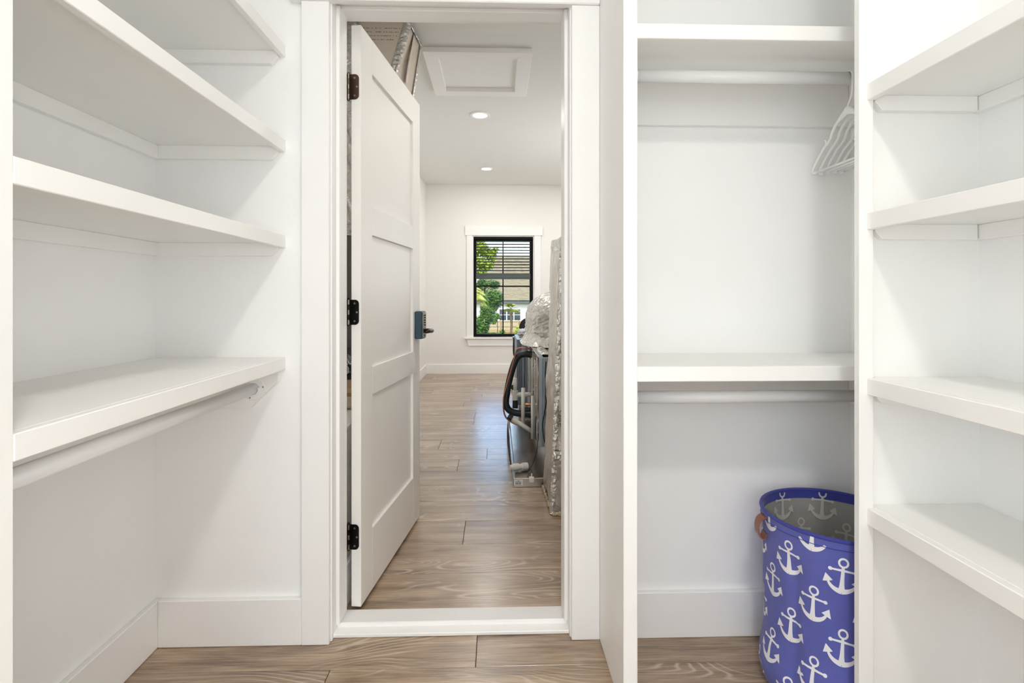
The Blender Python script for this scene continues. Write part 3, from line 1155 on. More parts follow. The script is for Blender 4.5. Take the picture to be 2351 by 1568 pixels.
# leather handle on the left, hanging from the rim
hc = bsurf(math.radians(172), .45, .001)
out = Vector((math.cos(math.radians(172)), math.sin(math.radians(172)), 0))
sd = Vector((-out.y, out.x, 0))
prof = [(0.001, .470), (.008, .470), (.018, .461), (.023, .443), (.021, .422), (.013, .411), (.006, .414), (.002, .426)]
pts = spline([Vector((a, 0, z)) for a, z in prof], 4)
bm = BM()
cen = Vector((hc.x, hc.y, 0)) - out * .001
rows_ = []
for i, p in enumerate(pts):
    a = pts[min(i + 1, len(pts) - 1)] - pts[max(i - 1, 0)]
    nrm = Vector((a.z, 0, -a.x)).normalized() * .0016
    q = []
    for (w, s) in ((-.016, -1), (.016, -1), (.016, 1), (-.016, 1)):
        pp = p + nrm * s
        q.append(bm.verts.new(cen + out * pp.x + sd * w + Vector((0, 0, pp.z))))
    rows_.append(q)
for a, b_ in zip(rows_, rows_[1:]):
    for j in range(4):
        bm.faces.new((a[j], a[(j + 1) % 4], b_[(j + 1) % 4], b_[j]))
bm.faces.new(rows_[0][::-1])
bm.faces.new(rows_[-1])
bmesh.ops.recalc_face_normals(bm, faces=bm.faces)
put('handle', bm, 'leather', bk, label='brown leather loop handle')

# ================================================================== FAR ROOM
# attic hatch in the ceiling
ht = empty('attic_hatch', (-.125, 3.74, ZC), 'white framed attic access hatch in the ceiling', 'hatch')
HX0, HX1, HY0, HY1, HWD = -.476, .231, 3.375, 4.11, .092
put('panel', box(HX0 + HWD - .004, HX1 - HWD + .004, HY0 + HWD - .004, HY1 - HWD + .004, ZC - .004, ZC + .0005), 'trim', ht)
z0_, z1_ = ZC - .033, ZC


def mitred(pts, name='frame_board'):
    bm = BM()
    hexa(bm, [(p[0], p[1], z0_) for p in pts] + [(p[0], p[1], z1_) for p in pts], .0015)
    bmesh.ops.recalc_face_normals(bm, faces=bm.faces)
    put(name, bm, 'trim', ht)


o4 = [(HX0, HY0), (HX1, HY0), (HX1, HY1), (HX0, HY1)]
i4 = [(HX0 + HWD, HY0 + HWD), (HX1 - HWD, HY0 + HWD), (HX1 - HWD, HY1 - HWD), (HX0 + HWD, HY1 - HWD)]
for k in range(4):
    mitred([o4[k], o4[(k + 1) % 4], i4[(k + 1) % 4], i4[k]])


def downlight(x, y, r, label):
    d = empty('downlight', (x, y, ZC), label, 'light', 'recessed ceiling lights')
    n = 40
    bm = BM()
    prof = [(r, ZC), (r, ZC - .004), (r * .93, ZC - .008), (r * .68, ZC - .006), (r * .68, ZC)]
    rings = [[bm.verts.new((x + q * math.cos(2 * PI * k / n), y + q * math.sin(2 * PI * k / n), z)) for k in range(n)] for q, z in prof]
    for a, b_ in zip(rings, rings[1:]):
        for k in range(n):
            bm.faces.new((a[k], b_[k], b_[(k + 1) % n], a[(k + 1) % n]))
    bmesh.ops.recalc_face_normals(bm, faces=bm.faces)
    put('trim_ring', bm, 'trim', d)
    put('lens', tube([(x, y, ZC), (x, y, ZC - .005)], r * .675, 36), 'lens', d)
    l_ = bpy.data.lights.new('downlight_lamp', 'AREA')
    l_.shape = 'DISK'
    l_.size = r * 1.25
    l_.energy = DOWNLIGHT
    l_.color = (1.0, .97, .935)
    q = bpy.data.objects.new('downlight_lamp', l_)
    q.location = (0, 0, -.010)
    q.parent = d
    COL.objects.link(q)


downlight(-.146, 4.626, .094, 'round recessed ceiling light nearer the attic hatch')
downlight(-.125, 6.546, .086, 'round recessed ceiling light nearer the window wall')
downlight(1.15, 4.626, .09, 'round recessed ceiling light over the foil wrapped equipment')
downlight(1.15, 6.546, .09, 'round recessed ceiling light in the far right corner')
downlight(.35, 2.45, .09, 'round recessed ceiling light just inside the doorway')

# knee wall left of the door
kw = empty('wall_knee', (-.78, 2.7, 0), 'low white knee wall just behind the door hinges', kind=S)
put('knee_wall_body', box(FL, -.541, YF0 + .001, 3.6, 0, .612), 'wall_far', kw)
put('cap', box(FL, -.538, YF0 + .001, 3.603, .612, .625, .002), 'trim', kw)
put('knee_baseboard', box(-.541, -.527, YF0 + .02, 3.6, 0, .146, .002), 'trim', kw)

# foil covered plenum above the knee wall
pl = empty('duct_plenum', (-.8, 3.2, .63), 'foil board duct plenum rising to the ceiling behind the open door', 'duct')
pn = [(-1.0, 1.30), (-.74, 1.30), (-.74, 2.02), (-.60, 2.40), (-.513, ZC - .003), (-1.0, ZC - .003)]
pf = [(-1.0, 1.30), (-.68, 1.30), (-.66, 2.02), (-.535, 2.36), (-.482, ZC - .003), (-1.0, ZC - .003)]
YN, YFR = 3.06, 3.335
bm = BM()
A = [bm.verts.new((x, YN, z)) for x, z in pn]
B = [bm.verts.new((x, YFR, z)) for x, z in pf]
bm.faces.new(A[::-1])
bm.faces.new(B)
for i in range(6):
    bm.faces.new((A[i], A[(i + 1) % 6], B[(i + 1) % 6], B[i]))
bmesh.ops.recalc_face_normals(bm, faces=bm.faces)
put('foil_board', bm, 'foil_kraft', pl)


def tape(name, p0, p1, side, w, mat, parent, amp=.004, off=.002, nrm=None, n=60, seed=1.0):
    """a crinkled strip of foil tape running from p0 to p1, width along side."""
    p0, p1, side = Vector(p0), Vector(p1), Vector(side).normalized()
    nrm = Vector(nrm).normalized()

    def fn(u, v):
        p = p0.lerp(p1, u) + side * ((v - .5) * w)
        e = 1 - abs(2 * v - 1) ** 3
        return p + nrm * (off + amp * e * (.6 + 1.2 * noise.noise(Vector((u * n * .35, v * 3, seed)))))
    bm = grid(fn, n, 6)
    return put(name, bm, mat, parent, smooth=True)


ex, ez = (-.513 + .60), (ZC - 2.40)
tape('foil_tape', (-.60, YN, 2.40), (-.515, YN, ZC - .01), (1, 0, -.3), .05, 'foil_crinkle', pl, .008, .003, nrm=(0.3, -1, 0), seed=2)
tape('foil_tape', (-.74, YN, 2.02), (-.60, YN, 2.40), (1, 0, -.3), .05, 'foil_crinkle', pl, .008, .003, nrm=(0.3, -1, 0), seed=5)
tape('foil_tape', (-.535, YFR, 2.36), (-.483, YFR, ZC - .01), (0, 1, 0), .03, 'foil_crinkle', pl, .006, .004, nrm=(1, -.2, -.3), seed=7)
tape('foil_tape', (-.66, YFR, 2.02), (-.535, YFR, 2.36), (0, 1, 0), .03, 'foil_crinkle', pl, .006, .004, nrm=(1, -.2, -.3), seed=9)
tape('foil_tape', (-.505, YN + .02, ZC - .012), (-.48, YFR, ZC - .012), (0, 0, 1), .02, 'foil_crinkle', pl, .005, .003, nrm=(1, 0, -.2), seed=11, n=30)
tape('foil_tape', (-.55, 3.20, 2.40), (-.50, 3.20, ZC - .01), (0, 1, 0), .05, 'foil_kraft', pl, .003, .002, nrm=(1, 0, -.3), seed=13)


def fabric_sheet(name, x0, x1, z0, z1, y, mat, parent, amp, sc, nx=30, nz=80, seed=0):
    def fn(u, v):
        x, z = x0 + (x1 - x0) * u, z0 + (z1 - z0) * v
        return Vector((x, y + amp * noise.noise(Vector((x * sc, z * sc * .8 + x * sc * 1.5, seed))) , z))
    return put(name, grid(fn, nx, nz), mat, parent, smooth=True)


fabric_sheet('crinkled_wrap', -1.0, -.80, 1.45, ZC - .01, YN - .02, 'foil_crinkle', pl, .016, 22, seed=3)
put('liner_box', box(-1.0, -.70, YN - .01, YFR, .80, 1.45, .004), 'grey_liner', pl)
put('plinth', box(-.98, -.74, YN + .04, YFR, .625, .80), 'grey_liner', pl)
# faint print rows on the taped board
rnd = random.Random(3)
for r_ in range(4):
    bm = BM()
    z = 2.655 - r_ * .022
    x = -.84
    while x < -.56 - r_ * .012:
        w = rnd.uniform(.002, .006)
        if rnd.random() < .75:
            box(x, x + w, YN - .0008, YN + .0002, z - .0016, z + .0016 + rnd.uniform(0, .002), bm=bm)
        x += w + rnd.uniform(.001, .006)
    put('print_row', bm, 'foil_ink', pl, kind='stuff')

# odds and ends on the knee wall
bg_ = empty('plastic_bag', (-.80, 2.78, .625), 'crumpled black plastic bag on the knee wall', 'bag')


def lump(c, r, amp, sc, seed, cut=None):
    def fn(u, v):
        th, ph = u * 2 * PI, (v - .5) * PI
        d = Vector((math.cos(th) * math.cos(ph), math.sin(th) * math.cos(ph), math.sin(ph)))
        k = 1 + amp * noise.noise(d * sc + Vector((seed, 0, 0)))
        p = Vector(c) + Vector((d.x * r[0], d.y * r[1], d.z * r[2])) * k
        if cut is not None:
            p.z = max(p.z, cut)
        return p
    bm = grid(fn, 40, 24, wrap=True)
    bmesh.ops.remove_doubles(bm, verts=bm.verts, dist=1e-5)
    bmesh.ops.recalc_face_normals(bm, faces=bm.faces)
    return bm


put('bag_body', lump((-.80, 2.78, .70), (.10, .13, .08), .35, 2.5, 3, .626), 'black_bag', bg_, smooth=True)
put('bag_flap', lump((-.775, 2.64, .735), (.03, .012, .06), .5, 3.0, 8, .626), 'white_bag', bg_, smooth=True)
cb = empty('cardboard_carton', (-.69, 2.36, .625), 'flattened tan cardboard carton lying on the knee wall', 'carton')
put('carton_body', box(-.80, -.62, 2.33, 2.46, .6255, .668, .003), 'card', cb)
put('carton_flap', hexa(BM(), [(-.80, 2.455, .668), (-.62, 2.455, .668), (-.62, 2.46, .668), (-.80, 2.46, .668),
                              (-.80, 2.50, .70), (-.62, 2.50, .70), (-.62, 2.503, .697), (-.80, 2.503, .697)]), 'card', cb)
tr_ = put('tape_roll', tube([(-.70, 2.20, .6505), (-.60, 2.20, .6505)], .025, 24), 'fibre', label='cream insulation roll lying on the knee wall', cat='roll', smooth=False)

# ------------------------------------------------------------------ foil wrapped duct, right
dk = empty('foil_duct', (.55, 2.8, 0), 'tall foil wrapped duct standing just inside the doorway', 'duct')


def lerp(a, b_, t):
    return a + (b_ - a) * t


def duct_pt(face, u, v):
    """left face: u 0 far .. 1 near; near face: u 0 left .. 1 right. v height."""
    bl, tl = Vector((.279, 2.609, .004)), Vector((.330, 2.609, 1.397))
    bf, tf = Vector((.267, 2.985, .004)), Vector((.315, 2.985, 1.412))
    br, tr = Vector((.86, 2.60, .004)), Vector((.86, 2.60, 1.37))
    if face == 'L':
        return lerp(bf, bl, u).lerp(lerp(tf, tl, u), v)
    return lerp(bl, br, u).lerp(lerp(tl, tr, u), v)


def left_fn(u, v):
    p = duct_pt('L', u, v)
    p.x += wr(p, 9, .010, 2) + wr(p, 30, .003, 5)
    return p


def near_fn(u, v):
    p = duct_pt('N', u, v)
    e = min(1, u * 12)
    p.y += e * (wr(p, 8, .014, 3) + wr(p, 26, .004, 6))
    return p


put('left_face', grid(left_fn, 24, 120), 'foil', dk, smooth=True)
put('near_face', grid(near_fn, 40, 120), 'foil', dk, smooth=True)
bm = BM()
hexa(bm, [(.292, 2.63, .004), (.85, 2.63, .004), (.85, 2.985, .004), (.285, 2.985, .004),
          (.342, 2.63, 1.37), (.85, 2.63, 1.36), (.85, 2.985, 1.39), (.33, 2.985, 1.40)])
put('core', bm, 'foil', dk)
tape('corner_tape', (.281, 2.606, .01), (.331, 2.606, 1.39), (1, -.1, 0), .026, 'foil_crinkle', dk, .006, .003, nrm=(-.5, -1, 0), n=240, seed=21)
tape('band_tape', (.284, 2.598, .30), (.60, 2.592, .29), (0, 0, 1), .05, 'foil_crinkle', dk, .010, .006, nrm=(0, -1, 0), n=60, seed=25)
tape('top_band', (.317, 2.985, 1.375), (.331, 2.612, 1.365), (0, 0, 1), .06, 'foil_crinkle', dk, .004, .004, nrm=(-1, 0, 0), n=40, seed=27)


def fringe(u, v):
    p = duct_pt('L', u, 0)
    a = v * PI
    return Vector((p.x - .007 * math.sin(a) + wr((u * 22, v, 0), 3, .010, 4), p.y, .001 + .007 * (1 - math.cos(a)) + v * abs(wr((u * 40, 0, v), 2, .022, 2))))


put('insulation_fringe', grid(fringe, 90, 6), 'fibre', dk, smooth=True, label='ragged cream glass fibre edge')


def fringe2(u, v):
    p = duct_pt('N', u, 0)
    a = v * PI
    return Vector((p.x, p.y - .007 * math.sin(a) - .008 + wr((u * 60, v, 0), 3, .010, 4), .001 + .006 * (1 - math.cos(a)) + v * abs(wr((u * 90, 0, v), 2, .022, 2))))


put('insulation_fringe', grid(fringe2, 140, 6), 'fibre', dk, smooth=True, label='ragged cream glass fibre edge')


def text_obj(name, body, size, loc, rot, mat, parent):
    cu = bpy.data.curves.new(name, 'FONT')
    cu.body = body
    cu.size = size
    cu.extrude = .0003
    tmp = bpy.data.objects.new(name + '_tmp', cu)
    COL.objects.link(tmp)
    bpy.context.view_layer.update()
    dg = bpy.context.evaluated_depsgraph_get()
    me = bpy.data.meshes.new_from_object(tmp.evaluated_get(dg))
    bpy.data.objects.remove(tmp)
    me.materials.clear()
    me.materials.append(M[mat])
    o = bpy.data.objects.new(name, me)
    COL.objects.link(o)
    o.parent = parent
    o.location = Vector(loc) - ORG[parent.name]
    o.rotation_euler = rot
    ORG[o.name] = ORG[parent.name]
    return o


text_obj('printed_mark', '32AE', .042, (.318, 2.580, .90), (PI / 2, PI / 2, 0), 'foil_ink', dk)
text_obj('printed_mark', '32AE', .042, (.302, 2.578, .54), (PI / 2, PI / 2, 0), 'foil_ink', dk)

# ------------------------------------------------------------------ drain pan
pan = empty('drain_pan', (.5, 3.7, 0), 'shallow galvanised drain pan on the floor under the air handler', 'pan')
PX0, PX1, PY0_, PY1_ = .098, .86, 3.0, 4.44
PBX = .262
put('tray', box(PX0 + .004, PX1, PY0_ + .004, PY1_ - .004, .002, .012), 'galv', pan)
put('front_wall', box(PX0, PX1, PY0_, PY0_ + .004, .001, .052, .001), 'galv', pan)
put('back_wall', box(PX0, PX1, PY1_ - .004, PY1_, .001, .052), 'galv', pan)
put('left_wall', grid(lambda u, v: Vector((PX0 - .018 * math.sin(u * PI) * v - .004 * v, PY0_ + u * (PY1_ - PY0_), .001 + .051 * v)), 30, 4), 'galv', pan, smooth=True)
put('insulation_board', box(PX0 + .012, PX1, PY0_ + .012, PY1_ - .012, .012, .046, .003), 'galv', pan)
stk = put('barcode_sticker', box(.101, .150, PY0_ - .0012, PY0_ - .0002, .012, .044), 'sticker', pan, label='white barcode sticker')
bm = BM()
x = .108
rb = random.Random(5)
while x < .142:
    w = rb.choice((.0008, .0014, .0022))
    box(x, x + w, PY0_ - .0018, PY0_ - .0012, .017, .026, bm=bm)
    x += w + rb.choice((.001, .0016))
put('barcode', bm, 'ink', stk)
put('print_line', box(.122, .132, PY0_ - .0018, PY0_ - .0012, .036, .038), 'ink', stk)
put('print_line', box(.108, .142, PY0_ - .0018, PY0_ - .0012, .030, .032), 'ink', stk)
clip = put('float_switch_clip', box(.187, .216, PY0_ - .006, PY0_ + .02, .026, .056, .003), 'pvc', pan)
put('switch_stem', tube([(.203, 3.02, .05), (.203, 3.02, .072)], .004, 10), 'pvc', clip)
put('switch_wire', tube(spline([(.203, 3.02, .072), (.203, 3.05, .085), (.185, 3.10, .06), (.215, 3.16, .075), (.245, 3.18, .15), (.256, 3.19, .26)], 8), .0022, 6), 'wire', clip)

pc = empty('pvc_coupling', (.13, 3.14, .052), 'loose white plastic pipe coupling lying across the pan edge', 'pipe fitting')
d0, d1 = Vector((.078, 3.115, .076)), Vector((.185, 3.16, .070))
for a, b_, r_ in ((0, .16, .015), (.16, .50, .021), (.50, .70, .015), (.70, 1.0, .021)):
    put('collar' if r_ > .02 else 'pipe', tube([d0.lerp(d1, a), d0.lerp(d1, b_)], r_, 20), 'pvc', pc)

# ------------------------------------------------------------------ air handler
ah = empty('air_handler', (.55, 3.95, .05), 'horizontal air handler cabinet with pipes behind the foil duct', 'air handler')
AX, AY0, AY1, AZ0, AZ1 = .264, 3.2, 4.66, .175, .722
put('cabinet', box(AX + .004, .86, AY0 + .003, AY1, AZ0, AZ1, .004), 'foil_streak', ah)
put('near_end_panel', box(AX, .86, AY0 - .004, AY0 + .002, AZ0, AZ1, .002), 'light_cab', ah)
put('corner_post', box(AX - .002, AX + .018, AY0 - .010, AY0 + .03, AZ0, AZ1, .002), 'light_cab', ah)
put('corner_post', box(AX + .024, AX + .034, AY0 - .010, AY0 - .003, AZ0, AZ1, .002), 'light_cab', ah)
strips = [(3.30, .10, 'foil_streak'), (3.44, .07, 'galv'), (3.56, .05, 'foil_streak'), (3.68, .09, 'galv'), (3.84, .06, 'foil_streak'), (4.02, .10, 'light_cab'), (4.24, .12, 'foil_streak'), (4.46, .12, 'grey_cab')]
for i, (y, w, m_) in enumerate(strips):
    put('side_panel', box(AX - .006 - .004 * (i % 2), AX + .003, y, y + w, AZ0 + .01, AZ1 - .02 - .03 * (i % 3 == 1), .0015), m_, ah)
for y, z in ((3.36, .66), (3.36, .52), (3.37, .40), (3.62, .60), (3.62, .45), (3.9, .62)):
    put('screw', tube([(AX - .012, y, z), (AX - .004, y, z)], .006, 10), 'steel', ah)
put('top_rail', box(AX - .008, AX + .02, AY0 - .004, AY1, AZ1 - .004, AZ1 + .008, .002), 'light_cab', ah)
tape('top_tape', (AX + .045, AY0 + .02, AZ1 + .002), (AX + .045, AY1 - .25, AZ1 + .002), (1, 0, 0), .07, 'foil_crinkle', ah, .018, .004, nrm=(0, 0, 1), n=70, seed=31)
for x in (.30, .5, .75):
    put('support_foot', box(x, x + .05, AY0 + .05, AY1 - .05, .046, AZ0, .002), 'fibre' if x == .75 else 'galv', ah)
cb2 = put('coil_cabinet', box(.184, .60, 4.70, 5.35, .12, .712, .004), 'grey_cab', ah)
put('seam_strip', box(.178, .186, 4.698, 4.72, .12, .712), 'light_cab', cb2)
put('seam_strip', box(.232, .246, 4.692, 4.70, .12, .712), 'light_cab', cb2)
put('access_panel', box(.192, .228, 4.694, 4.70, .16, .55, .001), 'grey_cab', cb2)
put('stub_box', box(.225, .30, 4.55, 4.71, .60, .665, .002), 'light_cab', cb2)
put('coil_feet', box(.20, .58, 4.72, 5.33, 0.0, .12), 'galv', cb2)

# suction and liquid lines
sl = spline([(.275, 3.86, .662), (.215, 3.9, .668), (.165, 3.9, .652), (.132, 3.9, .598), (.098, 3.9, .482), (.077, 3.9, .372), (.070, 3.9, .305), (.088, 3.9, .256), (.136, 3.9, .230), (.205, 3.9, .219), (.268, 3.88, .214)], 6)
put('suction_line', tube(sl, .0245, 18), 'rubber', ah, smooth=True, label='thick black insulated refrigerant pipe')
cu_ = spline([(.275, 3.86, .705), (.215, 3.88, .712), (.165, 3.88, .712), (.146, 3.88, .690), (.128, 3.88, .62), (.070, 3.87, .42), (.052, 3.87, .33), (.060, 3.88, .22), (.11, 3.88, .165), (.20, 3.88, .13), (.27, 3.88, .12)], 6)
put('liquid_line', tube(cu_, .0058, 10), 'copper', ah, smooth=True, label='thin bare copper pipe')
put('vent_pipe', tube([(.190, 3.74, .185), (.190, 3.74, .442)], .0135, 18), 'pvc', ah, smooth=True)
put('vent_pipe', tube([(.141, 3.95, .37), (.141, 3.95, .48)], .015, 18), 'pvc', ah, smooth=True)
tee = put('tee_fitting', tube([(.141, 3.95, .315), (.141, 3.95, .385)], .021, 18), 'pvc', ah, smooth=False)
put('tee_branch', tube([(.135, 3.95, .355), (.270, 3.95, .355)], .018, 18), 'pvc', tee)
put('trap_cup', tube([(.141, 3.95, .315), (.141, 3.95, .255)], [.02, .022], 18), 'rubber', ah)
put('drain_line', tube([(.094, 3.75, .232), (.272, 3.71, .125)], .016, 18), 'pvc', ah, smooth=True)
put('drain_collar', tube([(.083, 3.752, .239), (.112, 3.746, .222)], .021, 18), 'rubber', ah)
put('drain_collar', tube([(.118, 3.745, .2175), (.145, 3.74, .201)], .0195, 18), 'pvc', ah)
put('riser_pipe', tube([(.246, 3.55, .13), (.246, 3.55, .42)], .0125, 16), 'pvc', ah, smooth=True)
put('valve_stub', tube([(.20, 3.8, .275), (.27, 3.8, .275)], .016, 16), 'wire', ah)
put('valve_stub', tube([(.21, 3.8, .312), (.27, 3.8, .312)], .013, 16), 'copper', ah)
put('blue_lead', tube(spline([(.25, 3.3, .34), (.245, 3.3, .26), (.25, 3.3, .19)], 5), .004, 6), 'lock_body', ah)
wp = [(.300, 3.17, .70), (.296, 3.17, .62), (.306, 3.17, .54), (.300, 3.17, .45), (.290, 3.17, .38), (.279, 3.17, .32), (.285, 3.17, .25), (.30, 3.15, .17), (.305, 3.12, .10)]
put('control_wire', tube(spline(wp, 6), .003, 6), 'wire', ah)
put('control_wire', tube(spline([(.312, 3.16, .69), (.306, 3.16, .58), (.300, 3.16, .50), (.303, 3.16, .42), (.306, 3.15, .30), (.302, 3.12, .14), (.308, 3.08, .07)], 6), .0045, 6), 'wire', ah)
put('control_wire', tube(spline([(.205, 4.66, .56), (.19, 4.4, .50), (.175, 4.2, .44), (.16, 4.0, .40), (.15, 3.97, .39)], 6), .003, 6), 'wire', ah)

# foil boot on top of the cabinet
bo = empty('foil_duct_boot', (.55, 4.15, AZ1), 'rounded lump of crinkled foil insulation on top of the air handler', 'duct boot')


def boot(u, v):
    th = u * 2 * PI
    ca, sa = math.cos(th), math.sin(th)
    k = (abs(ca) ** 3.2 + abs(sa) ** 3.2) ** (-1 / 3.2)
    prof = [(0.0, 1.02), (.04, 1.0), (.35, .985), (.52, .93), (.72, .74), (.90, .40), (1.0, .001)]
    hh = v
    for i in range(len(prof) - 1):
        if hh <= prof[i + 1][0]:
            t = (hh - prof[i][0]) / (prof[i + 1][0] - prof[i][0])
            rr = prof[i][1] * (1 - t) + prof[i + 1][1] * t
            break
    z = .832 + .325 * (1 - (1 - hh) ** 1.25 if hh > .5 else hh * (1 - .5 ** 1.25) / .5)
    p = Vector((.58 + .345 * ca * k * rr, 4.15 + .40 * sa * k * rr, z))
    a = .010 * noise.noise(Vector((th * 4 + z * 8, z * 12, 3))) + .008 * noise.noise(Vector((th * 22 - z * 60, z * 40, 8)))
    p.x += a * ca
    p.y += a * sa
    p.z += .4 * a * (1 if v > .1 else 0)
    return p


put('boot_dome', grid(boot, 220, 80, wrap=True), 'foil_crinkle', bo, smooth=True)


def skirt(u, v):
    th = u * 2 * PI
    ca, sa = math.cos(th), math.sin(th)
    k = (abs(ca) ** 3.2 + abs(sa) ** 3.2) ** (-1 / 3.2)
    rr = 1.0 + .16 * (1 - v) ** 2
    a = .012 * noise.noise(Vector((th * 9, v * 5, 13)))
    return Vector((.58 + (.335 * rr + a) * ca * k, 4.15 + (.40 * rr + a) * sa * k, AZ1 + .010 + v * .115 + a * .5))


put('boot_skirt', grid(skirt, 140, 12, wrap=True), 'foil_crinkle', bo, smooth=True)
put('white_wrap', lump((.235, 4.56, .775), (.055, .10, .04), .4, 3.0, 4, AZ1 + .01), 'white_bag', bo, smooth=True)

# ------------------------------------------------------------------ office chair by the window
ch = empty('office_chair', (.42, 6.05, 0), 'black office chair between the window and the foil boot', 'chair')


def pad(c, sx, sy, sz, e=4.0, bend=0.0):
    def fn(u, v):
        th, ph = u * 2 * PI, (v - .5) * PI
        f = lambda w, p: math.copysign(abs(w) ** (2 / p), w)
        x = sx * f(math.cos(ph), e) * f(math.cos(th), e)
        y = sy * f(math.cos(ph), e) * f(math.sin(th), e)
        z = sz * f(math.sin(ph), e)
        return Vector((c[0] + x, c[1] + y + bend * (z / sz) ** 2, c[2] + z))
    bm = grid(fn, 40, 24, wrap=True)
    bmesh.ops.remove_doubles(bm, verts=bm.verts, dist=1e-5)
    bmesh.ops.recalc_face_normals(bm, faces=bm.faces)
    return bm


put('backrest', pad((.455, 5.86, .665), .205, .045, .205, 3.5, .03), 'chair', ch, smooth=True)
put('seat', pad((.455, 6.10, .43), .225, .235, .045, 4), 'chair', ch, smooth=True)
put('back_bracket', box(.43, .48, 5.86, 5.90, .36, .56, .005), 'chair_plastic', ch)
put('seat_bracket', box(.43, .48, 5.88, 6.12, .355, .386, .004), 'chair_plastic', ch)
put('gas_post', tube([(.455, 6.1, .12), (.455, 6.1, .37)], .026, 16), 'chair_plastic', ch, smooth=True)
for sx in (-1, 1):
    put('armrest', pad((.455 + sx * .245, 6.06, .625), .026, .11, .014, 4), 'chair_plastic', ch, smooth=True)
    put('arm_post', tube(spline([(.455 + sx * .20, 6.06, .40), (.455 + sx * .25, 6.06, .43), (.455 + sx * .25, 6.06, .62)], 5), .014, 10), 'chair_plastic', ch, smooth=True)
for k in range(5):
    a = 2 * PI * k / 5 + .3
    d = Vector((math.cos(a), math.sin(a), 0))
    c = Vector((.455, 6.1, 0))
    l_ = put('base_leg', tube([c + Vector((0, 0, .115)), c + d * .27 + Vector((0, 0, .07))], [.022, .014], 10), 'chair_plastic', ch)
    s_ = Vector((-d.y, d.x, 0))
    put('caster', tube([c + d * .27 + s_ * .02 + Vector((0, 0, .03)), c + d * .27 - s_ * .02 + Vector((0, 0, .03))], .029, 16), 'chair_plastic', l_)

# ================================================================== OUTDOORS (the room is upstairs)
GZ = -3.2
put('ground', box(-60, 70, 8.5, 130, GZ - .3, GZ), 'grass', label='green lawn outside below the window', kind=S)
hs = empty('neighbour_house', (5, 76, GZ), 'white neighbouring house with tan shingle roof outside the window', 'house')
HX_0, HX_1, HYF = -3.2, 22.0, 70.0
EZ = .62
put('wall', box(HX_0, HX_1, HYF, 82, GZ, EZ), 'stucco', hs)
put('eave', box(HX_0 - .5, HX_1 + .5, HYF - .6, HYF + .2, EZ - .30, EZ + .12), 'eave', hs)
bm = BM()
RZ_ = 7.2
p = [(HX_0 - .6, HYF - .7, EZ + .1), (HX_1 + .6, HYF - .7, EZ + .1), (HX_1 + .6, 82.7, EZ + .1), (HX_0 - .6, 82.7, EZ + .1),
     (HX_0 + 2.4, 76.3, RZ_), (HX_1 - 2.4, 76.3, RZ_)]
V = [bm.verts.new(q) for q in p]
for f in ((0, 1, 5, 4), (1, 2, 5), (2, 3, 4, 5), (3, 0, 4), (3, 2, 1, 0)):
    bm.faces.new([V[i] for i in f])
bmesh.ops.recalc_face_normals(bm, faces=bm.faces)
rf = put('roof', bm, 'roof', hs)
# shingle courses, real steps too fine to pick apart
bm = BM()
nrows = 34
rs = random.Random(9)
for k in range(nrows):
    t0_, t1_ = k / nrows, (k + 1) / nrows
    xa, xb = lerp(HX_0 - .6, HX_0 + 2.4, t0_) + .05, min(13.0, lerp(HX_1 + .6, HX_1 - 2.4, t0_))
    ya, yb = lerp(HYF - .7, 76.3, t0_), lerp(HYF - .7, 76.3, t1_)
    za, zb_ = lerp(EZ + .1, RZ_, t0_), lerp(EZ + .1, RZ_, t1_)
    x = xa - rs.random() * .4
    while x < xb:
        w = rs.uniform(.25, .6)
        h = rs.uniform(.03, .10)
        q0, q1 = max(x, xa), min(x + w, xb)
        if q1 - q0 > .03:
            hexa(bm, [(q0, ya - h * .7, za), (q1, ya - h * .7, za), (q1, yb, zb_), (q0, yb, zb_),
                      (q0, ya - h * .7, za + h), (q1, ya - h * .7, za + h), (q1, yb, zb_ + .01), (q0, yb, zb_ + .01)])
        x += w
put('shingles', bm, 'roof', rf, kind='stuff')
put('vent_cap', box(3.55, 3.8, 73.6, 73.85, 4.55, 4.8), 'eave', rf)
for (x0, x1) in ((.41, 1.285), (1.43, 2.25), (2.39, 3.18), (-.64, -.115)):
    zt_, zb_ = -.50, -1.96
    w_ = put('window', box(x0, x1, HYF - .06, HYF + .02, zb_, zt_), 'house_win', hs)
    bm = BM()
    for a in ((x0 - .09, x0, zb_ - .08, zt_ + .08), (x1, x1 + .09, zb_ - .08, zt_ + .08), (x0, x1, zt_, zt_ + .08), (x0, x1, zb_ - .08, zb_), (x0, x1, (zt_ + zb_) / 2 - .03, (zt_ + zb_) / 2 + .03)):
        box(a[0], a[1], HYF - .10, HYF + .02, a[2], a[3], bm=bm)
    put('window_frame', bm, 'house_trim', w_)

fe = empty('wood_fence', (1.5, 62, GZ), 'weathered wooden fence across the neighbouring garden', 'fence')
FT = -1.70
bm = BM()
rf_ = random.Random(2)
x = -4.0
while x < 7:
    w = .135
    box(x, x + w, 62, 62.03, GZ, FT - .05 + rf_.uniform(-.02, .02), bm=bm)
    x += w + .02
put('picket_run', bm, 'fence', fe, kind='stuff')
for z in (FT - .02, FT - .62, GZ + .2):
    put('rail', box(-4, 7, 61.93, 62, z - .06, z + .05), 'fence', fe)
for k in range(6):
    put('post', box(-3.9 + k * 2.15, -3.9 + k * 2.15 + .12, 61.85, 61.97, GZ, FT + .08), 'fence', fe)


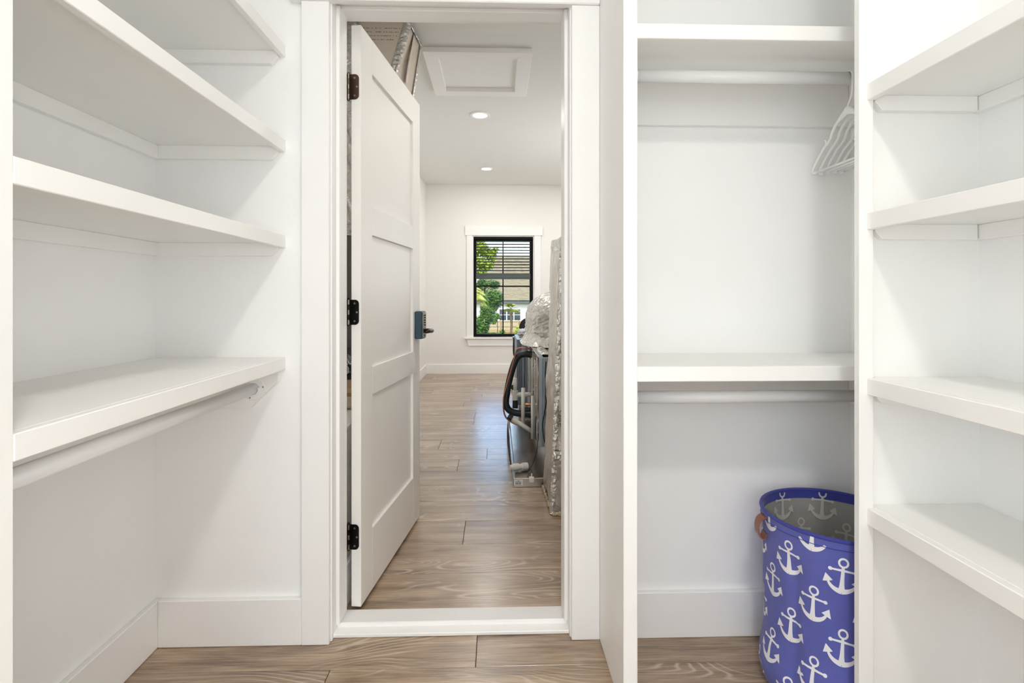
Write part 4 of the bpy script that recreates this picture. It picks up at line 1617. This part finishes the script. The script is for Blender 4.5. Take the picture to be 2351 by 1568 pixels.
def leaf_cloud(name, parent, mat, blobs, n, size, seed, narrow=.45, kind='stuff'):
    """loose leaves scattered in the given ellipsoids, each a small bent blade."""
    rd = random.Random(seed)
    bm = BM()
    tot = sum(b_[1][0] * b_[1][1] * b_[1][2] for b_ in blobs)
    for c, r in blobs:
        m = int(n * r[0] * r[1] * r[2] / tot) + 8
        for _ in range(m):
            d = Vector((rd.gauss(0, 1), rd.gauss(0, 1), rd.gauss(0, 1)))
            d = d.normalized() * (rd.random() ** .45)
            p = Vector(c) + Vector((d.x * r[0], d.y * r[1], d.z * r[2]))
            a = Vector((rd.gauss(0, 1), rd.gauss(0, 1), rd.gauss(0, .6))).normalized()
            b_ = a.orthogonal().normalized()
            b_.rotate(Matrix.Rotation(rd.random() * 6.28, 3, a))
            s_ = size * rd.uniform(.6, 1.3)
            n_ = a.cross(b_) * s_ * .12
            v = [bm.verts.new(p - a * s_), bm.verts.new(p + b_ * s_ * narrow + n_), bm.verts.new(p + a * s_), bm.verts.new(p - b_ * s_ * narrow + n_)]
            bm.faces.new(v)
    return put(name, bm, mat, parent, kind=kind)


def tree(name, label, x, y, base, trunk_top, tr, blobs, mat, n, size, seed, narrow=.45):
    t = empty(name, (x, y, GZ), label, 'tree', 'trees outside the window')
    put('trunk', tube(spline([(x, y, GZ), (x + .05, y, lerp(GZ, trunk_top, .4)), (x - .03, y, lerp(GZ, trunk_top, .75)), (x, y, trunk_top)], 4), [tr * (1 - .5 * k / 12) for k in range(13)], 10), 'bark', t, smooth=True)
    rd = random.Random(seed + 50)
    for c, r in blobs:
        zz = min(trunk_top, c[2] - .2)
        put('branch', tube([(x, y, zz - .3), ((x + c[0]) / 2, (y + c[1]) / 2, (zz + c[2]) / 2 - .05), c], [tr * .35, tr * .22, tr * .1], 6), 'bark', t)
    leaf_cloud('foliage', t, mat, blobs, n, size, seed, narrow)
    return t


tree('garden_tree', 'yellow green leafy tree behind the window blind', -1.15, 40, GZ, 3.2, .16,
     [((-1.5, 40, 4.9), (.95, .7, .6)), ((-.6, 40.3, 4.4), (.65, .6, .5)), ((-1.5, 39.8, 3.8), (.8, .7, .5)), ((-.75, 40, 3.5), (.55, .5, .4)), ((-1.3, 40, 3.0), (.6, .5, .35)), ((-.1, 40.2, 4.75), (.35, .4, .25)), ((-.25, 40.1, 3.9), (.3, .4, .2))],
     'leaf_lime', 4200, .11, 3)
pt = tree('pine_tree', 'dark green pine at the left of the window view', -.75, 34, GZ, 2.0, .10,
     [((-.62, 34, .10), (.45, .4, .85)), ((-.95, 34, -.7), (.5, .45, .6)), ((-.35, 34, 1.1), (.55, .4, .4)), ((.12, 34.2, 1.05), (.34, .3, .4)), ((-.85, 33.9, -1.4), (.45, .3, .4)), ((.02, 34, .62), (.36, .3, .2)), ((-.1, 34, 1.9), (.35, .3, .3)), ((-.95, 34, 1.9), (.4, .3, .4))],
     'leaf_pine', 5200, .14, 5, .16)
leaf_cloud('needle_tips', pt, 'leaf_green', [((-.62, 33.7, .25), (.5, .4, .8)), ((-.95, 33.7, -.6), (.5, .45, .7)), ((-.25, 33.7, 1.2), (.7, .4, .5)), ((-.6, 33.7, 2.0), (.6, .3, .4))], 1600, .12, 15, .22)
tree('young_oak', 'small bright green sapling in front of the white house wall', .05, 50, GZ, .3, .05,
     [((-.15, 50, .1), (.35, .3, .3)), ((.05, 50, -.75), (.35, .3, .35)), ((-.3, 50, -1.2), (.4, .3, .3))], 'leaf_green', 700, .10, 8)
tree('leafy_bush', 'low green bush at the bottom of the window view', .25, 52, GZ, -2.6, .05,
     [((-.3, 52, -2.75), (.9, .5, .35)), ((.55, 52, -2.45), (.35, .4, .4)), ((-1.6, 51, -2.5), (.6, .4, .6))], 'leaf_green', 1500, .10, 9)
tree('leafy_bush', 'round bright bush right of the small palm trunk', 2.2, 54, GZ, -2.6, .05,
     [((2.3, 54, -2.4), (.38, .4, .55))], 'leaf_lime', 500, .10, 10)


def palm(name, label, x, y, top, tr, nf, ln, droop, seed, a0=0.0, a1=2 * PI):
    t = empty(name, (x, y, GZ), label, 'palm', 'palms outside the window')
    rd = random.Random(seed)
    m = 14
    put('trunk', tube([(x + .02 * math.sin(k), y, lerp(GZ, top, k / (m - 1))) for k in range(m)], [tr * (1 + .12 * (k % 2)) for k in range(m)], 12), 'palm_bark', t)
    for k in range(nf):
        az = a0 + (a1 - a0) * k / nf + rd.uniform(-.2, .2)
        el = rd.uniform(-.2, 1.35)
        bm = BM()
        d = Vector((math.cos(az), math.sin(az), 0))
        prev = None
        pts = []
        for j in range(6):
            q = j / 5
            pts.append(Vector((x, y, top)) + d * (ln * q * math.cos(el)) + Vector((0, 0, ln * (q * math.sin(el) - droop * q * q))))
        tube(pts, [.018, .016, .013, .010, .007, .004], 5, bm=bm)
        sdv = Vector((-d.y, d.x, 0))
        tip = pts[2]
        for j in range(15):
            f_ = (j - 7) / 7
            o_ = (d * math.cos(f_ * 1.2) + sdv * math.sin(f_ * 1.2))
            e = tip + o_ * ln * .62 * math.cos(el * .7) + Vector((0, 0, ln * (.62 * math.sin(el) - droop * .8)))
            mid = tip.lerp(e, .5) + Vector((0, 0, .04))
            w_ = (sdv * .04 * math.cos(f_) + Vector((0, 0, .025))) * (ln / .9)
            v = [bm.verts.new(tip), bm.verts.new(mid + w_), bm.verts.new(e), bm.verts.new(mid - w_)]
            bm.faces.new(v)
        put('frond', bm, 'frond', t)
    return t


palm('garden_palm', 'small palm standing in front of the fence', 1.27, 45, .05, .10, 16, .80, .25, 4)
palm('garden_palm', 'large palm with drooping fronds at the left window edge', -1.45, 30, 1.45, .16, 26, 1.0, .9, 6)
palm('garden_palm', 'palm at the right window edge beside the chair', 3.15, 45, .35, .10, 12, .60, .9, 12)
